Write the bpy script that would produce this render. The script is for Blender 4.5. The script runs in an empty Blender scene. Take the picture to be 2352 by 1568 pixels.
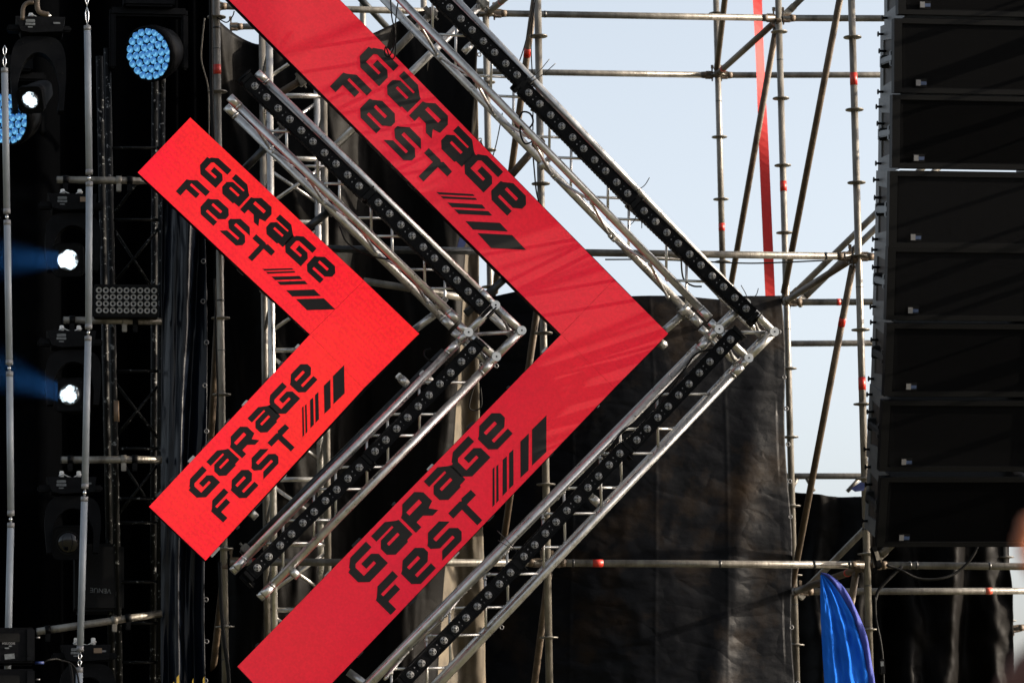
import bpy, bmesh, math, random
from mathutils import Vector, Matrix, noise
from mathutils.geometry import tessellate_polygon
random.seed(7)
SC = bpy.context.scene
COL = SC.collection
R = math.radians
# ------------------------------------------------------------------ camera
F_PX, D0, YAW, PITCH, ROLL = 7840.0, 22.0, R(9), R(8), 0.015
CEN = Vector((0, 0, 4.8))                       # the point of the screen plane (Y = 0) seen at the middle of the frame
fw = Vector((math.sin(YAW) * math.cos(PITCH), math.cos(YAW) * math.cos(PITCH), math.sin(PITCH)))
r0 = Vector((math.cos(YAW), -math.sin(YAW), 0))
u0 = r0.cross(fw)
rt = (r0 * math.cos(ROLL) - u0 * math.sin(ROLL)).normalized()
up = (u0 * math.cos(ROLL) + r0 * math.sin(ROLL)).normalized()
EYE = CEN - fw * D0
cam_d = bpy.data.cameras.new('camera')
cam = bpy.data.objects.new('camera', cam_d)
COL.objects.link(cam)
cam.matrix_world = Matrix(((rt.x, up.x, -fw.x, EYE.x), (rt.y, up.y, -fw.y, EYE.y), (rt.z, up.z, -fw.z, EYE.z), (0, 0, 0, 1)))
cam_d.sensor_width = 36
cam_d.lens = F_PX * 36 / 2352
cam_d.clip_start = 0.1
cam_d.clip_end = 20000
cam_d.dof.use_dof = True
cam_d.dof.focus_distance = 22.0
cam_d.dof.aperture_fstop = 4.0
SC.camera = cam
# ------------------------------------------------------------------ sky, sun, exposure
SUN = Vector((0.93, -0.17, 0.30)).normalized()
w = bpy.data.worlds.new('World')
SC.world = w
w.use_nodes = True
nt = w.node_tree
nt.nodes.clear()
sky = nt.nodes.new('ShaderNodeTexSky')
sky.sky_type = 'NISHITA'
sky.sun_disc = False
sky.sun_elevation = math.asin(SUN.z)
sky.sun_rotation = math.atan2(SUN.x, SUN.y)
sky.air_density = 0.60
sky.dust_density = 3.6
sky.ozone_density = 0.0
bg = nt.nodes.new('ShaderNodeBackground')
bg.inputs['Strength'].default_value = 0.15
out = nt.nodes.new('ShaderNodeOutputWorld')
hs = nt.nodes.new('ShaderNodeHueSaturation')
hs.inputs['Saturation'].default_value = 0.50
hs.inputs['Hue'].default_value = 0.488
nt.links.new(sky.outputs[0], hs.inputs['Color'])
nt.links.new(hs.outputs[0], bg.inputs[0])
nt.links.new(bg.outputs[0], out.inputs[0])
sl = bpy.data.lights.new('sun', 'SUN')
sl.energy = 5.0  # low evening sun
sl.angle = R(0.5)
sl.color = (1.0, 0.86, 0.68)
so = bpy.data.objects.new('sun', sl)
COL.objects.link(so)
so.rotation_euler = (-SUN).to_track_quat('-Z', 'Y').to_euler()
SC.view_settings.view_transform = 'Standard'
SC.view_settings.look = 'None'
SC.view_settings.gamma = 1
SC.view_settings.exposure = 1.18
SC.cycles.max_bounces = 6
SC.cycles.volume_bounces = 0


def at(px, py, Y):
    """the point at depth Y that the photograph shows at (px, py) of a 2352 x 1568 picture"""
    d = fw + rt * ((px - 1176) / F_PX) + up * (-(py - 784) / F_PX)
    return EYE + d * ((Y - EYE.y) / d.y)


def ray(px, py, dist):
    d = fw + rt * ((px - 1176) / F_PX) + up * (-(py - 784) / F_PX)
    return EYE + d.normalized() * dist


# ------------------------------------------------------------------ materials
def srgb(r, g, b):
    f = lambda c: (c / 255 / 12.92) if c / 255 <= 0.04045 else ((c / 255 + 0.055) / 1.055) ** 2.4
    return (f(r), f(g), f(b), 1)


def mat(name, a, b=None, rough=0.5, metal=0.0, scale=6.0, detail=5.0, bump=0.0, bscale=40.0, stretch=(1, 1, 1),
        rough2=None, lo=0.35, hi=0.65, spec=0.5, emit=None, estr=0.0, coord='Object'):
    m = bpy.data.materials.new(name)
    m.use_nodes = True
    t = m.node_tree
    p = t.nodes['Principled BSDF']
    p.inputs['Metallic'].default_value = metal
    p.inputs['Roughness'].default_value = rough
    p.inputs['Specular IOR Level'].default_value = spec
    a = tuple(a) + ((1,) if len(a) == 3 else ())
    p.inputs['Base Color'].default_value = a
    if b is not None or bump:
        tc = t.nodes.new('ShaderNodeTexCoord')
        mp = t.nodes.new('ShaderNodeMapping')
        mp.inputs['Scale'].default_value = stretch
        t.links.new(tc.outputs[coord], mp.inputs[0])
    if b is not None:
        b = tuple(b) + ((1,) if len(b) == 3 else ())
        n = t.nodes.new('ShaderNodeTexNoise')
        n.inputs['Scale'].default_value = scale
        n.inputs['Detail'].default_value = detail
        n.inputs['Roughness'].default_value = 0.65
        t.links.new(mp.outputs[0], n.inputs['Vector'])
        cr = t.nodes.new('ShaderNodeValToRGB')
        cr.color_ramp.elements[0].position = lo
        cr.color_ramp.elements[1].position = hi
        cr.color_ramp.elements[0].color = a
        cr.color_ramp.elements[1].color = b
        t.links.new(n.outputs['Fac'], cr.inputs[0])
        t.links.new(cr.outputs[0], p.inputs['Base Color'])
        if rough2 is not None:
            mr = t.nodes.new('ShaderNodeMapRange')
            mr.inputs[1].default_value = lo
            mr.inputs[2].default_value = hi
            mr.inputs[3].default_value = rough
            mr.inputs[4].default_value = rough2
            t.links.new(n.outputs['Fac'], mr.inputs[0])
            t.links.new(mr.outputs[0], p.inputs['Roughness'])
    if bump:
        n2 = t.nodes.new('ShaderNodeTexNoise')
        n2.inputs['Scale'].default_value = bscale
        n2.inputs['Detail'].default_value = 6
        t.links.new(mp.outputs[0], n2.inputs['Vector'])
        bp = t.nodes.new('ShaderNodeBump')
        bp.inputs['Strength'].default_value = bump
        bp.inputs['Distance'].default_value = 0.02
        t.links.new(n2.outputs['Fac'], bp.inputs['Height'])
        t.links.new(bp.outputs[0], p.inputs['Normal'])
    if emit is not None:
        p.inputs['Emission Color'].default_value = tuple(emit) + ((1,) if len(emit) == 3 else ())
        p.inputs['Emission Strength'].default_value = estr
    return m


M = {}
M['galv'] = mat('galvanised_steel', (0.034, 0.028, 0.021), (0.185, 0.172, 0.15), 0.42, 0.3, 9, 8, 0.15, 60, (1, 1, .35), lo=.3, hi=.62)
M['brown'] = mat('weathered_steel', (0.022, 0.014, 0.008), (0.11, 0.078, 0.05), 0.6, 0.25, 7, 8, 0.2, 60, lo=.3, hi=.7)
M['alu'] = mat('aluminium', (0.36, 0.35, 0.335), (0.56, 0.55, 0.535), 0.25, 0.80, 14, 6, 0.05, 50, rough2=0.40)
M['darksteel'] = mat('dark_steel', (0.015, 0.018, 0.021), (0.06, 0.063, 0.066), 0.4, 0.7, 10, 6)
M['blackpaint'] = mat('black_paint', (0.0012, 0.0014, 0.0018), rough=0.5, spec=0.08)
M['worn'] = mat('worn_black_paint', (0.0015, 0.0018, 0.002), (0.14, 0.145, 0.15), 0.5, 0.0, 34, 7, 0, 40, lo=.60, hi=.63, spec=.12)
M['blackplastic'] = mat('black_plastic', (0.0018, 0.002, 0.0025), (0.003, 0.0032, 0.004), 0.5, 0, 30, 3, 0.05, 120, spec=0.04)
M['rubber'] = mat('black_rubber', (0.004, 0.004, 0.004), rough=0.6, spec=0.1)
M['greyplastic'] = mat('dark_grey_plastic', (0.0022, 0.0025, 0.0032), (0.004, 0.0044, 0.0055), 0.5, 0, 12, 4, 0.05, 90, spec=0.04)
M['redtape'] = mat('red_tape', (0.30, 0.008, 0.004), (0.36, 0.018, 0.005), 0.45, 0, 30, 4)
M['redpaint'] = mat('red_paint', (0.42, 0.03, 0.012), (0.24, 0.10, 0.05), 0.5, 0, 20, 5)
M['blacktape'] = mat('black_tape', (0.010, 0.010, 0.010), rough=0.4)
M['yellow'] = mat('yellow_fabric', (0.26, 0.17, 0.01), rough=0.6)
M['bluetape'] = mat('blue_tape', (0.003, 0.016, 0.09), rough=0.6)
M['white'] = mat('white_plastic', (0.15, 0.168, 0.19), (0.18, 0.20, 0.225), 0.42, 0, 5, 3)
M['capgrey'] = mat('grey_cap', (0.13, 0.13, 0.135), rough=0.45)
M['chrome'] = mat('chrome', (0.75, 0.75, 0.76), rough=0.22, metal=1.0)
M['lensdark'] = mat('lens_dark_facet', (0.012, 0.012, 0.013), rough=0.2)
M['lenslight'] = mat('lens_light_facet', (0.15, 0.15, 0.15), rough=0.3, metal=0.0)
M['glass'] = mat('dark_glass', (0.002, 0.002, 0.003), rough=0.08, spec=0.35)
M['letter'] = mat('unlit_pixels', (0.008, 0.008, 0.008), (0.013, 0.012, 0.012), 0.6, 0, 300, 2, spec=0.2)
M['sticker'] = mat('pale_sticker', (0.07, 0.08, 0.09), (0.035, 0.04, 0.045), 0.6, 0, 60, 3)
M['brass'] = mat('tan_plate', (0.10, 0.066, 0.042), rough=0.6)
M['greyframe'] = mat('grey_powder_coat', (0.06, 0.065, 0.07), (0.09, 0.095, 0.10), 0.5, 0.1, 18, 5, 0.05, 80)
M['silver'] = mat('silver_badge', (0.10, 0.10, 0.105), rough=0.5, metal=0.3)
M['badgeblue'] = mat('blue_badge', (0.003, 0.018, 0.06), rough=0.5)
M['skin'] = mat('skin', (0.46, 0.14, 0.04), (0.34, 0.09, 0.025), 0.5, 0, 20, 4)
M['hair'] = mat('brown_hair', (0.06, 0.018, 0.010), (0.09, 0.028, 0.015), 0.95, 0, 60, 4, 0.4, 90)
M['shirt'] = mat('dark_blue_shirt', (0.02, 0.04, 0.09), rough=0.8)
M['denim'] = mat('denim', (0.03, 0.05, 0.10), (0.05, 0.07, 0.13), 0.8, 0, 40, 3)
M['shoe'] = mat('shoe_leather', (0.03, 0.03, 0.03), rough=0.5)
M['rope'] = mat('pale_rope', (0.12, 0.10, 0.08), (0.07, 0.06, 0.045), 0.8, 0, 80, 2)
M['strap'] = mat('red_webbing', (0.40, 0.004, 0.003), (0.46, 0.006, 0.004), 0.6, 0, 5, 3)
M['flag'] = mat('blue_satin', (0.009, 0.078, 0.37), (0.011, 0.092, 0.42), 0.85, 0, 3, 3, spec=0.02)
M['sleeve'] = mat('violet_satin', (0.030, 0.042, 0.20), rough=0.7, spec=0.15)
M['wash'] = mat('blue_lens_lit', (0.02, 0.05, 0.1), emit=(0.10, 0.42, 1.0), estr=0.26, rough=.2)
for _k in ('wash',):
    _t = M[_k].node_tree
    _tc = _t.nodes.new('ShaderNodeTexCoord')
    _sx = _t.nodes.new('ShaderNodeSeparateXYZ')
    _cr = _t.nodes.new('ShaderNodeValToRGB')
    _cr.color_ramp.elements[0].color = (0.16, 0.56, 1.0, 1)
    _cr.color_ramp.elements[1].color = (0.006, 0.12, 0.55, 1)
    _cr.color_ramp.elements[0].position = .15
    _cr.color_ramp.elements[1].position = .85
    _t.links.new(_tc.outputs['Generated'], _sx.inputs[0])
    _t.links.new(_sx.outputs['Z'], _cr.inputs[0])
    _t.links.new(_cr.outputs[0], _t.nodes['Principled BSDF'].inputs['Emission Color'])
M['washcore'] = mat('blue_lens_core', (0.05, 0.1, 0.2), emit=(0.22, 0.62, 1.0), estr=0.36, rough=.2)
M['washedge'] = mat('blue_lens_edge', (0.01, 0.02, 0.05), emit=(0.004, 0.05, 0.25), estr=0.05, rough=.2)
M['lamp'] = mat('lit_lamp', (0.8, 0.85, 0.9), emit=(0.80, 0.92, 1.0), estr=2.6)
M['lampdim'] = mat('lamp_reflector', (0.3, 0.35, 0.4), (0.02, 0.025, 0.03), 0.12, 0.8, 30, 4, emit=(0.55, 0.75, 0.9), estr=0.05)
M['ground'] = mat('trodden_grass', (0.055, 0.075, 0.025), (0.13, 0.10, 0.06), 0.9, 0, 0.6, 8, 0.5, 6)
M['deckwood'] = mat('black_stage_deck', (0.018, 0.017, 0.016), (0.03, 0.028, 0.025), 0.7, 0, 6, 6)


def led_mat(gain=1.0, lo=(0.86, 0.0, 0.022, 1), hi=(0.95, 0.020, 0.014, 1)):
    m = bpy.data.materials.new('red_led_pixels')
    m.use_nodes = True
    t = m.node_tree
    L = t.links.new
    p = t.nodes['Principled BSDF']
    tc = t.nodes.new('ShaderNodeTexCoord')
    mp = t.nodes.new('ShaderNodeMapping')
    mp.inputs['Rotation'].default_value = (0, R(45), 0)
    L(tc.outputs['Object'], mp.inputs[0])
    # content: a slow drift between orange red and crimson
    n1 = t.nodes.new('ShaderNodeTexNoise')
    n1.inputs['Scale'].default_value = 0.9
    n1.inputs['Detail'].default_value = 2
    L(mp.outputs[0], n1.inputs['Vector'])
    wv = t.nodes.new('ShaderNodeTexWave')
    wv.bands_direction = 'X'
    wv.inputs['Scale'].default_value = 9
    wv.inputs['Distortion'].default_value = 2.5
    wv.inputs['Detail'].default_value = 2
    L(mp.outputs[0], wv.inputs['Vector'])
    ad = t.nodes.new('ShaderNodeMath')
    ad.operation = 'MULTIPLY_ADD'
    ad.inputs[1].default_value = 0.14
    L(wv.outputs['Fac'], ad.inputs[0])
    L(n1.outputs['Fac'], ad.inputs[2])
    cr = t.nodes.new('ShaderNodeValToRGB')
    cr.color_ramp.elements[0].position = 0.38
    cr.color_ramp.elements[1].position = 0.74
    cr.color_ramp.elements[0].color = lo
    cr.color_ramp.elements[1].color = hi
    L(ad.outputs[0], cr.inputs[0])
    # modules and single pixels differ a little in brightness
    sn = t.nodes.new('ShaderNodeVectorMath')
    sn.operation = 'SNAP'
    sn.inputs[1].default_value = (0.25, 1.0, 0.25)
    L(mp.outputs[0], sn.inputs[0])
    wn = t.nodes.new('ShaderNodeTexWhiteNoise')
    L(sn.outputs[0], wn.inputs[0])
    sn2 = t.nodes.new('ShaderNodeVectorMath')
    sn2.operation = 'SNAP'
    sn2.inputs[1].default_value = (0.0117, 1.0, 0.0117)
    L(mp.outputs[0], sn2.inputs[0])
    wn2 = t.nodes.new('ShaderNodeTexWhiteNoise')
    L(sn2.outputs[0], wn2.inputs[0])
    m1 = t.nodes.new('ShaderNodeMath')
    m1.operation = 'MULTIPLY_ADD'
    m1.inputs[1].default_value = 0.03 * gain
    m1.inputs[2].default_value = 0.345 * gain
    L(wn.outputs['Value'], m1.inputs[0])
    m2 = t.nodes.new('ShaderNodeMath')
    m2.operation = 'MULTIPLY_ADD'
    m2.inputs[1].default_value = 0.13 * gain
    L(wn2.outputs['Value'], m2.inputs[0])
    L(m1.outputs[0], m2.inputs[2])
    p.inputs['Base Color'].default_value = (0.15, 0.022, 0.025, 1)
    p.inputs['Roughness'].default_value = 0.55
    p.inputs['Specular IOR Level'].default_value = 0.08
    L(cr.outputs[0], p.inputs['Emission Color'])
    L(m2.outputs[0], p.inputs['Emission Strength'])
    return m


M['led'] = led_mat()
M['led_dim'] = led_mat(0.54, (0.88, 0.0, 0.034, 1), (0.95, 0.008, 0.026, 1))


def tarp_mat(name, a, b, rough, lo, hi, scale=1.6, bump=0.5, spec=0.35):
    """black sheeting: dust in drifting patches, crumple creases in the relief"""
    m = mat(name, a, b, rough, 0, scale, 9, 0, lo=lo, hi=hi, spec=spec, rough2=min(1, rough + .22))
    t = m.node_tree
    L = t.links.new
    p = t.nodes['Principled BSDF']
    tc = t.nodes.new('ShaderNodeTexCoord')
    mp = t.nodes.new('ShaderNodeMapping')
    mp.inputs['Scale'].default_value = (0.8, 1.0, 1.3)
    L(tc.outputs['Object'], mp.inputs[0])
    n0 = t.nodes.new('ShaderNodeTexNoise')
    n0.inputs['Scale'].default_value = 1.6
    n0.inputs['Detail'].default_value = 3
    L(mp.outputs[0], n0.inputs['Vector'])
    mixv = t.nodes.new('ShaderNodeVectorMath')
    mixv.operation = 'MULTIPLY_ADD'
    mixv.inputs[1].default_value = (0.5, 0.5, 0.5)
    L(n0.outputs['Color'], mixv.inputs[0])
    L(mp.outputs[0], mixv.inputs[2])
    vo = t.nodes.new('ShaderNodeTexVoronoi')
    vo.feature = 'DISTANCE_TO_EDGE'
    vo.inputs['Scale'].default_value = 3.4
    L(mixv.outputs[0], vo.inputs['Vector'])
    n2 = t.nodes.new('ShaderNodeTexNoise')
    n2.inputs['Scale'].default_value = 9
    n2.inputs['Detail'].default_value = 8
    L(mp.outputs[0], n2.inputs['Vector'])
    sm = t.nodes.new('ShaderNodeMath')
    sm.operation = 'SMOOTH_MIN'
    sm.inputs[1].default_value = 0.16
    sm.inputs[2].default_value = 0.1
    L(vo.outputs['Distance'], sm.inputs[0])
    ad = t.nodes.new('ShaderNodeMath')
    ad.operation = 'MULTIPLY_ADD'
    ad.inputs[1].default_value = 0.45
    L(n2.outputs['Fac'], ad.inputs[0])
    L(sm.outputs[0], ad.inputs[2])
    bp = t.nodes.new('ShaderNodeBump')
    bp.inputs['Strength'].default_value = bump
    bp.inputs['Distance'].default_value = 0.016
    L(ad.outputs[0], bp.inputs['Height'])
    L(bp.outputs[0], p.inputs['Normal'])
    return m


M['tarp'] = tarp_mat('dusty_black_tarpaulin', (0.0018, 0.0022, 0.0032), (0.0145, 0.009, 0.0045), 0.38, 0.50, 0.80, scale=2.0, bump=0.9, spec=0.05)
M['tarp_dust_sun'] = tarp_mat('dusty_sunlit_tarpaulin', (0.02, 0.017, 0.013), (0.11, 0.09, 0.063), 0.55, 0.30, 0.62, 2.2, 0.25, spec=0.2)  # paler copy of the black sheeting: dust plus sun sheen in the colour
M['tarpdark'] = tarp_mat('black_tarpaulin', (0.0009, 0.0009, 0.0010), (0.0045, 0.0036, 0.0028), 0.5, 0.4, 0.75, spec=0.05)
M['curtain'] = mat('glossy_black_curtain', (0.0015, 0.003, 0.007), rough=0.30, bump=0.12, bscale=8, spec=0.22)
M['backcloth'] = mat('black_molton', (0.0008, 0.0009, 0.0011), rough=0.95, spec=0.0)


# ------------------------------------------------------------------ mesh builder
class MB:
    def __init__(s):
        s.v, s.f, s.mi, s.sm = [], [], [], []

    def face(s, idx, mi=0, smooth=False):
        s.f.append(idx)
        s.mi.append(mi)
        s.sm.append(smooth)

    def tube(s, a, b, r, n=14, r2=None, mi=0, caps=True):
        a, b = Vector(a), Vector(b)
        d = (b - a).normalized()
        x = d.orthogonal().normalized()
        y = d.cross(x)
        r2 = r if r2 is None else r2
        k = len(s.v)
        for c, rr in ((a, r), (b, r2)):
            for i in range(n):
                t = 2 * math.pi * i / n
                s.v.append(c + (x * math.cos(t) + y * math.sin(t)) * rr)
        for i in range(n):
            j = (i + 1) % n
            s.face((k + i, k + j, k + n + j, k + n + i), mi, True)
        if caps:
            s.face(tuple(k + i for i in reversed(range(n))), mi)
            s.face(tuple(k + n + i for i in range(n)), mi)
        return s

    def lathe(s, o, d, prof, n=20, mi=0, mis=None, smooth=True):
        """prof: (radius, height along d) pairs"""
        o, d = Vector(o), Vector(d).normalized()
        x = d.orthogonal().normalized()
        y = d.cross(x)
        k = len(s.v)
        for (rr, h) in prof:
            for i in range(n):
                t = 2 * math.pi * i / n
                s.v.append(o + d * h + (x * math.cos(t) + y * math.sin(t)) * rr)
        for q in range(len(prof) - 1):
            for i in range(n):
                j = (i + 1) % n
                a = k + q * n
                s.face((a + i, a + j, a + n + j, a + n + i), mis[q] if mis else mi, smooth)
        s.face(tuple(k + i for i in reversed(range(n))), mis[0] if mis else mi)
        e = k + (len(prof) - 1) * n
        s.face(tuple(e + i for i in range(n)), mis[-1] if mis else mi)
        return s

    def path(s, pts, r, n=8, mi=0, closed=False):
        pts = [Vector(p) for p in pts]
        k = len(s.v)
        N = len(pts)
        ref = None
        for q, p in enumerate(pts):
            d = (pts[(q + 1) % N] - pts[q - 1]) if (closed or 0 < q < N - 1) else ((pts[1] - pts[0]) if q == 0 else (pts[-1] - pts[-2]))
            d.normalize()
            if ref is None:
                ref = d.orthogonal().normalized()
            x = (ref - d * ref.dot(d)).normalized()
            ref = x
            y = d.cross(x)
            for i in range(n):
                t = 2 * math.pi * i / n
                s.v.append(p + (x * math.cos(t) + y * math.sin(t)) * r)
        for q in range(N if closed else N - 1):
            a, b = k + q * n, k + ((q + 1) % N) * n
            for i in range(n):
                j = (i + 1) % n
                s.face((a + i, a + j, b + j, b + i), mi, True)
        if not closed:
            s.face(tuple(k + i for i in reversed(range(n))), mi)
            e = k + (N - 1) * n
            s.face(tuple(e + i for i in range(n)), mi)
        return s

    def box(s, c, h, ax=None, mi=0, bev=0.0):
        """centre c, half sizes h along axes ax; bev chamfers the edges that run along the second axis and rounds the rim"""
        c = Vector(c)
        X, Y, Z = ax or (Vector((1, 0, 0)), Vector((0, 1, 0)), Vector((0, 0, 1)))
        if bev <= 0:
            k = len(s.v)
            for sx in (-1, 1):
                for sy in (-1, 1):
                    for sz in (-1, 1):
                        s.v.append(c + X * (h[0] * sx) + Y * (h[1] * sy) + Z * (h[2] * sz))
            for q in ((0, 1, 3, 2), (4, 6, 7, 5), (0, 4, 5, 1), (2, 3, 7, 6), (0, 2, 6, 4), (1, 5, 7, 3)):
                s.face(tuple(k + i for i in q), mi)
            return s
        bm = bmesh.new()
        bmesh.ops.create_cube(bm, size=2)
        for v in bm.verts:
            v.co = Vector((v.co.x * h[0], v.co.y * h[1], v.co.z * h[2]))
        bmesh.ops.bevel(bm, geom=bm.edges[:], offset=bev, segments=2, affect='EDGES')
        k = len(s.v)
        for v in bm.verts:
            s.v.append(c + X * v.co.x + Y * v.co.y + Z * v.co.z)
        bm.verts.index_update()
        for f in bm.faces:
            s.face(tuple(k + v.index for v in f.verts), mi)
        bm.free()
        return s

    def prism(s, poly, ext, mi=0, holes=(), side=None):
        """poly: 3D points of a flat outline; ext: extrusion vector"""
        ext = Vector(ext)
        loops = [[Vector(p) for p in poly]] + [[Vector(p) for p in h] for h in holes]
        tris = tessellate_polygon(loops)
        flat = [p for l in loops for p in l]
        k = len(s.v)
        n = len(flat)
        s.v.extend(flat)
        s.v.extend([p + ext for p in flat])
        for t in tris:
            s.face((k + t[0], k + t[1], k + t[2]), mi)
            s.face((k + n + t[2], k + n + t[1], k + n + t[0]), mi)
        o = k
        for l in loops:
            m = len(l)
            for i in range(m):
                j = (i + 1) % m
                s.face((o + i, o + j, o + n + j, o + n + i), mi if side is None else side)
            o += m
        return s

    def build(s, name, mats, parent=None, origin=None, props=None):
        if not isinstance(mats, (list, tuple)):
            mats = [mats]
        me = bpy.data.meshes.new(name)
        if parent is not None:
            og = Vector(parent['_o']) if '_o' in parent else Vector((0, 0, 0))
            if origin is None:
                origin = og
        elif origin is None:
            origin = sum(s.v, Vector((0, 0, 0))) / max(1, len(s.v))
        origin = Vector(origin)
        me.from_pydata([v - origin for v in s.v], [], s.f)
        for m in mats:
            me.materials.append(m)
        me.polygons.foreach_set('material_index', s.mi)
        me.polygons.foreach_set('use_smooth', s.sm)
        me.update()
        bm = bmesh.new()
        bm.from_mesh(me)
        bmesh.ops.recalc_face_normals(bm, faces=bm.faces[:])
        bm.to_mesh(me)
        bm.free()
        o = bpy.data.objects.new(name, me)
        COL.objects.link(o)
        if parent is not None:
            o.parent = parent
            o.location = origin - og
            o['_o'] = tuple(origin)
        else:
            o.location = origin
            o['_o'] = tuple(origin)
        return o


def tag(o, label=None, cat=None, group=None, kind=None):
    if label:
        o['label'] = label
    if cat:
        o['category'] = cat
    if group:
        o['group'] = group
    if kind:
        o['kind'] = kind
    return o


def thing(name, label, cat, loc=(0, 0, 0), group=None):
    o = bpy.data.objects.new(name, None)
    o.empty_display_size = 0.1
    COL.objects.link(o)
    o.location = loc
    o['_o'] = tuple(loc)
    return tag(o, label, cat, group)


def copy_tree(o, parent=None):
    c = o.copy()
    COL.objects.link(c)
    if parent is not None:
        c.parent = parent
    for ch in list(o.children):
        copy_tree(ch, c)
    return c


def catmull(pts, k=8):
    P = [Vector(p) for p in pts]
    P = [P[0] * 2 - P[1]] + P + [P[-1] * 2 - P[-2]]
    o = []
    for i in range(1, len(P) - 2):
        for q in range(k):
            t = q / k
            a, b, c, d = P[i - 1], P[i], P[i + 1], P[i + 2]
            o.append(0.5 * ((2 * b) + (c - a) * t + (2 * a - 5 * b + 4 * c - d) * t * t + (3 * b - a - 3 * c + d) * t ** 3))
    o.append(P[-2])
    return o


# ================================================================== the setting
g = MB()
g.v = [Vector(p) for p in ((-4000, -4000, 0), (4000, -4000, 0), (4000, 4000, 0), (-4000, 4000, 0))]
g.face((0, 1, 2, 3))
tag(g.build('ground', M['ground']), kind='structure')
dk = MB()
dk.box((-3.0, 3.6, 0.7), (6.5, 2.6, 0.7), bev=0.02)
tag(dk.build('stage_deck', M['deckwood']), 'black stage deck below the black drapes and hanging lights', 'stage')
# ================================================================== LED screens
LET = {
    'G': ([(250, 165), (86, 165), (28, 120), (28, 108), (0, 102), (0, 0), (60, -60), (252, -60), (252, 38), (213, 77), (111, 77), (111, 25), (190, 25), (190, 2), (62, 2), (62, 88), (82, 106), (250, 106)], []),
    'a': ([(303, 165), (447, 165), (512, 112), (530, 104), (528, -44), (470, -44), (464, -58), (334, -58), (288, -12), (288, 50), (332, 92), (464, 92), (464, 108), (303, 108)], [[(346, 22), (458, 22), (458, 44), (346, 44)]]),
    'R': ([(551, -54), (551, 101), (575, 112), (627, 162), (754, 162), (798, 112), (798, 22), (742, 4), (783, -55), (725, -55), (676, -4), (608, -4), (608, -54)], [[(606, 68), (738, 68), (738, 100), (606, 100)]]),
    'e': ([(1426, 154), (1555, 154), (1600, 108), (1600, 62), (1548, 16), (1415, 16), (1415, -8), (1558, -8), (1558, -60), (1398, -60), (1350, -12), (1350, 96), (1372, 106), (1380, 114)], [[(1414, 72), (1528, 72), (1528, 97), (1414, 97)]]),
    'F': ([(-3, -336), (-3, -184), (20, -172), (77, -122), (235, -122), (235, -180), (56, -180), (56, -203), (179, -203), (179, -256), (56, -256), (56, -336)], []),
    'S': ([(728, -116), (612, -116), (560, -166), (542, -178), (542, -212), (592, -258), (724, -258), (724, -281), (592, -281), (541, -332), (745, -332), (790, -287), (790, -248), (745, -203), (608, -203), (608, -174), (782, -174)], []),
    'T': ([(815, -124), (936, -124), (946, -134), (960, -118), (1053, -124), (1053, -178), (957, -178), (955, -338), (903, -338), (905, -178), (815, -178)], []),
}


def shift(l, dx, dy):
    return ([(x + dx, y + dy) for x, y in l[0]], [[(x + dx, y + dy) for x, y in h] for h in l[1]])


TEXT = [LET['G'], LET['a'], LET['R'], shift(LET['a'], 552, 0), shift(LET['G'], 1069, -4), LET['e'], LET['F'],
        shift(LET['e'], -1087, -277), LET['S'], LET['T']]
for q in ([(1272, -132), (1291, -134), (1099, -324), (1073, -325)], [(1304, -139), (1325, -140), (1141, -324), (1114, -325)],
          [(1371, -139), (1411, -143), (1230, -322), (1182, -322)], [(1437, -140), (1480, -143), (1298, -322), (1251, -322)],
          [(1555, -140), (1641, -143), (1449, -328), (1368, -324)], [(1677, -140), (1825, -144), (1635, -329), (1490, -323)]):
    TEXT.append((q, []))


def led_screen(label, up_out, up_in, c_up, apex, c_low, inner, low_in, low_out, texts, led='led'):
    root = thing('led_screen', label, 'LED screen', at(inner[0], inner[1], 0.05), 'chevron LED screens')
    hb = MB()
    hb.prism([at(*p, 0.0) for p in (up_out, apex, low_out, low_in, inner, up_in)], (0, 0.085, 0))
    hb.build('housing', M['blackplastic'], root)

    def quad(ps):
        c = sum((Vector((p[0], p[1], 0)) for p in ps), Vector()) / 4
        m = MB()
        pts = []
        for p in ps:
            v = Vector((p[0], p[1], 0))
            v = v + (c - v).normalized() * 0.3
            pts.append(at(v.x, v.y, -0.004))
        m.prism(pts, (0, 0.003, 0))
        m.build('display', M[led], root)
    quad((up_out, c_up, inner, up_in))
    quad((c_up, apex, c_low, inner))
    quad((c_low, low_out, low_in, inner))
    for (o, u, v) in texts:
        m = MB()
        f = lambda x, y: at(o[0] + u[0] * x + v[0] * y, o[1] + u[1] * x + v[1] * y, -0.0075)
        for (poly, holes) in TEXT:
            m.prism([f(*p) for p in poly], (0, 0.003, 0), holes=[[f(*p) for p in h] for h in holes])
        m.build('lettering', M['letter'], root)
    # latches and rigging plates along the back edges
    for (a, b, n) in ((up_in, inner, 9), (inner, low_in, 9), (c_low, low_out, 7)):
        for i in range(n):
            t = (i + 0.35 + 0.4 * random.random()) / n
            p = at(a[0] + (b[0] - a[0]) * t, a[1] + (b[1] - a[1]) * t, 0.105)
            d = (at(*b, .1) - at(*a, .1)).normalized()
            nn = Vector((-d.z, 0, d.x))
            m = MB()
            m.box(p, (random.uniform(.012, .04), 0.018, random.uniform(.008, .02)), (d, Vector((0, 1, 0)), nn), bev=0.003)
            m.tube(p + Vector((0, -.02, 0)), p + Vector((0, .03, 0)), 0.006)
            m.build('latch', M['darksteel'] if i % 3 else M['alu'], root)
    return root


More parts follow.
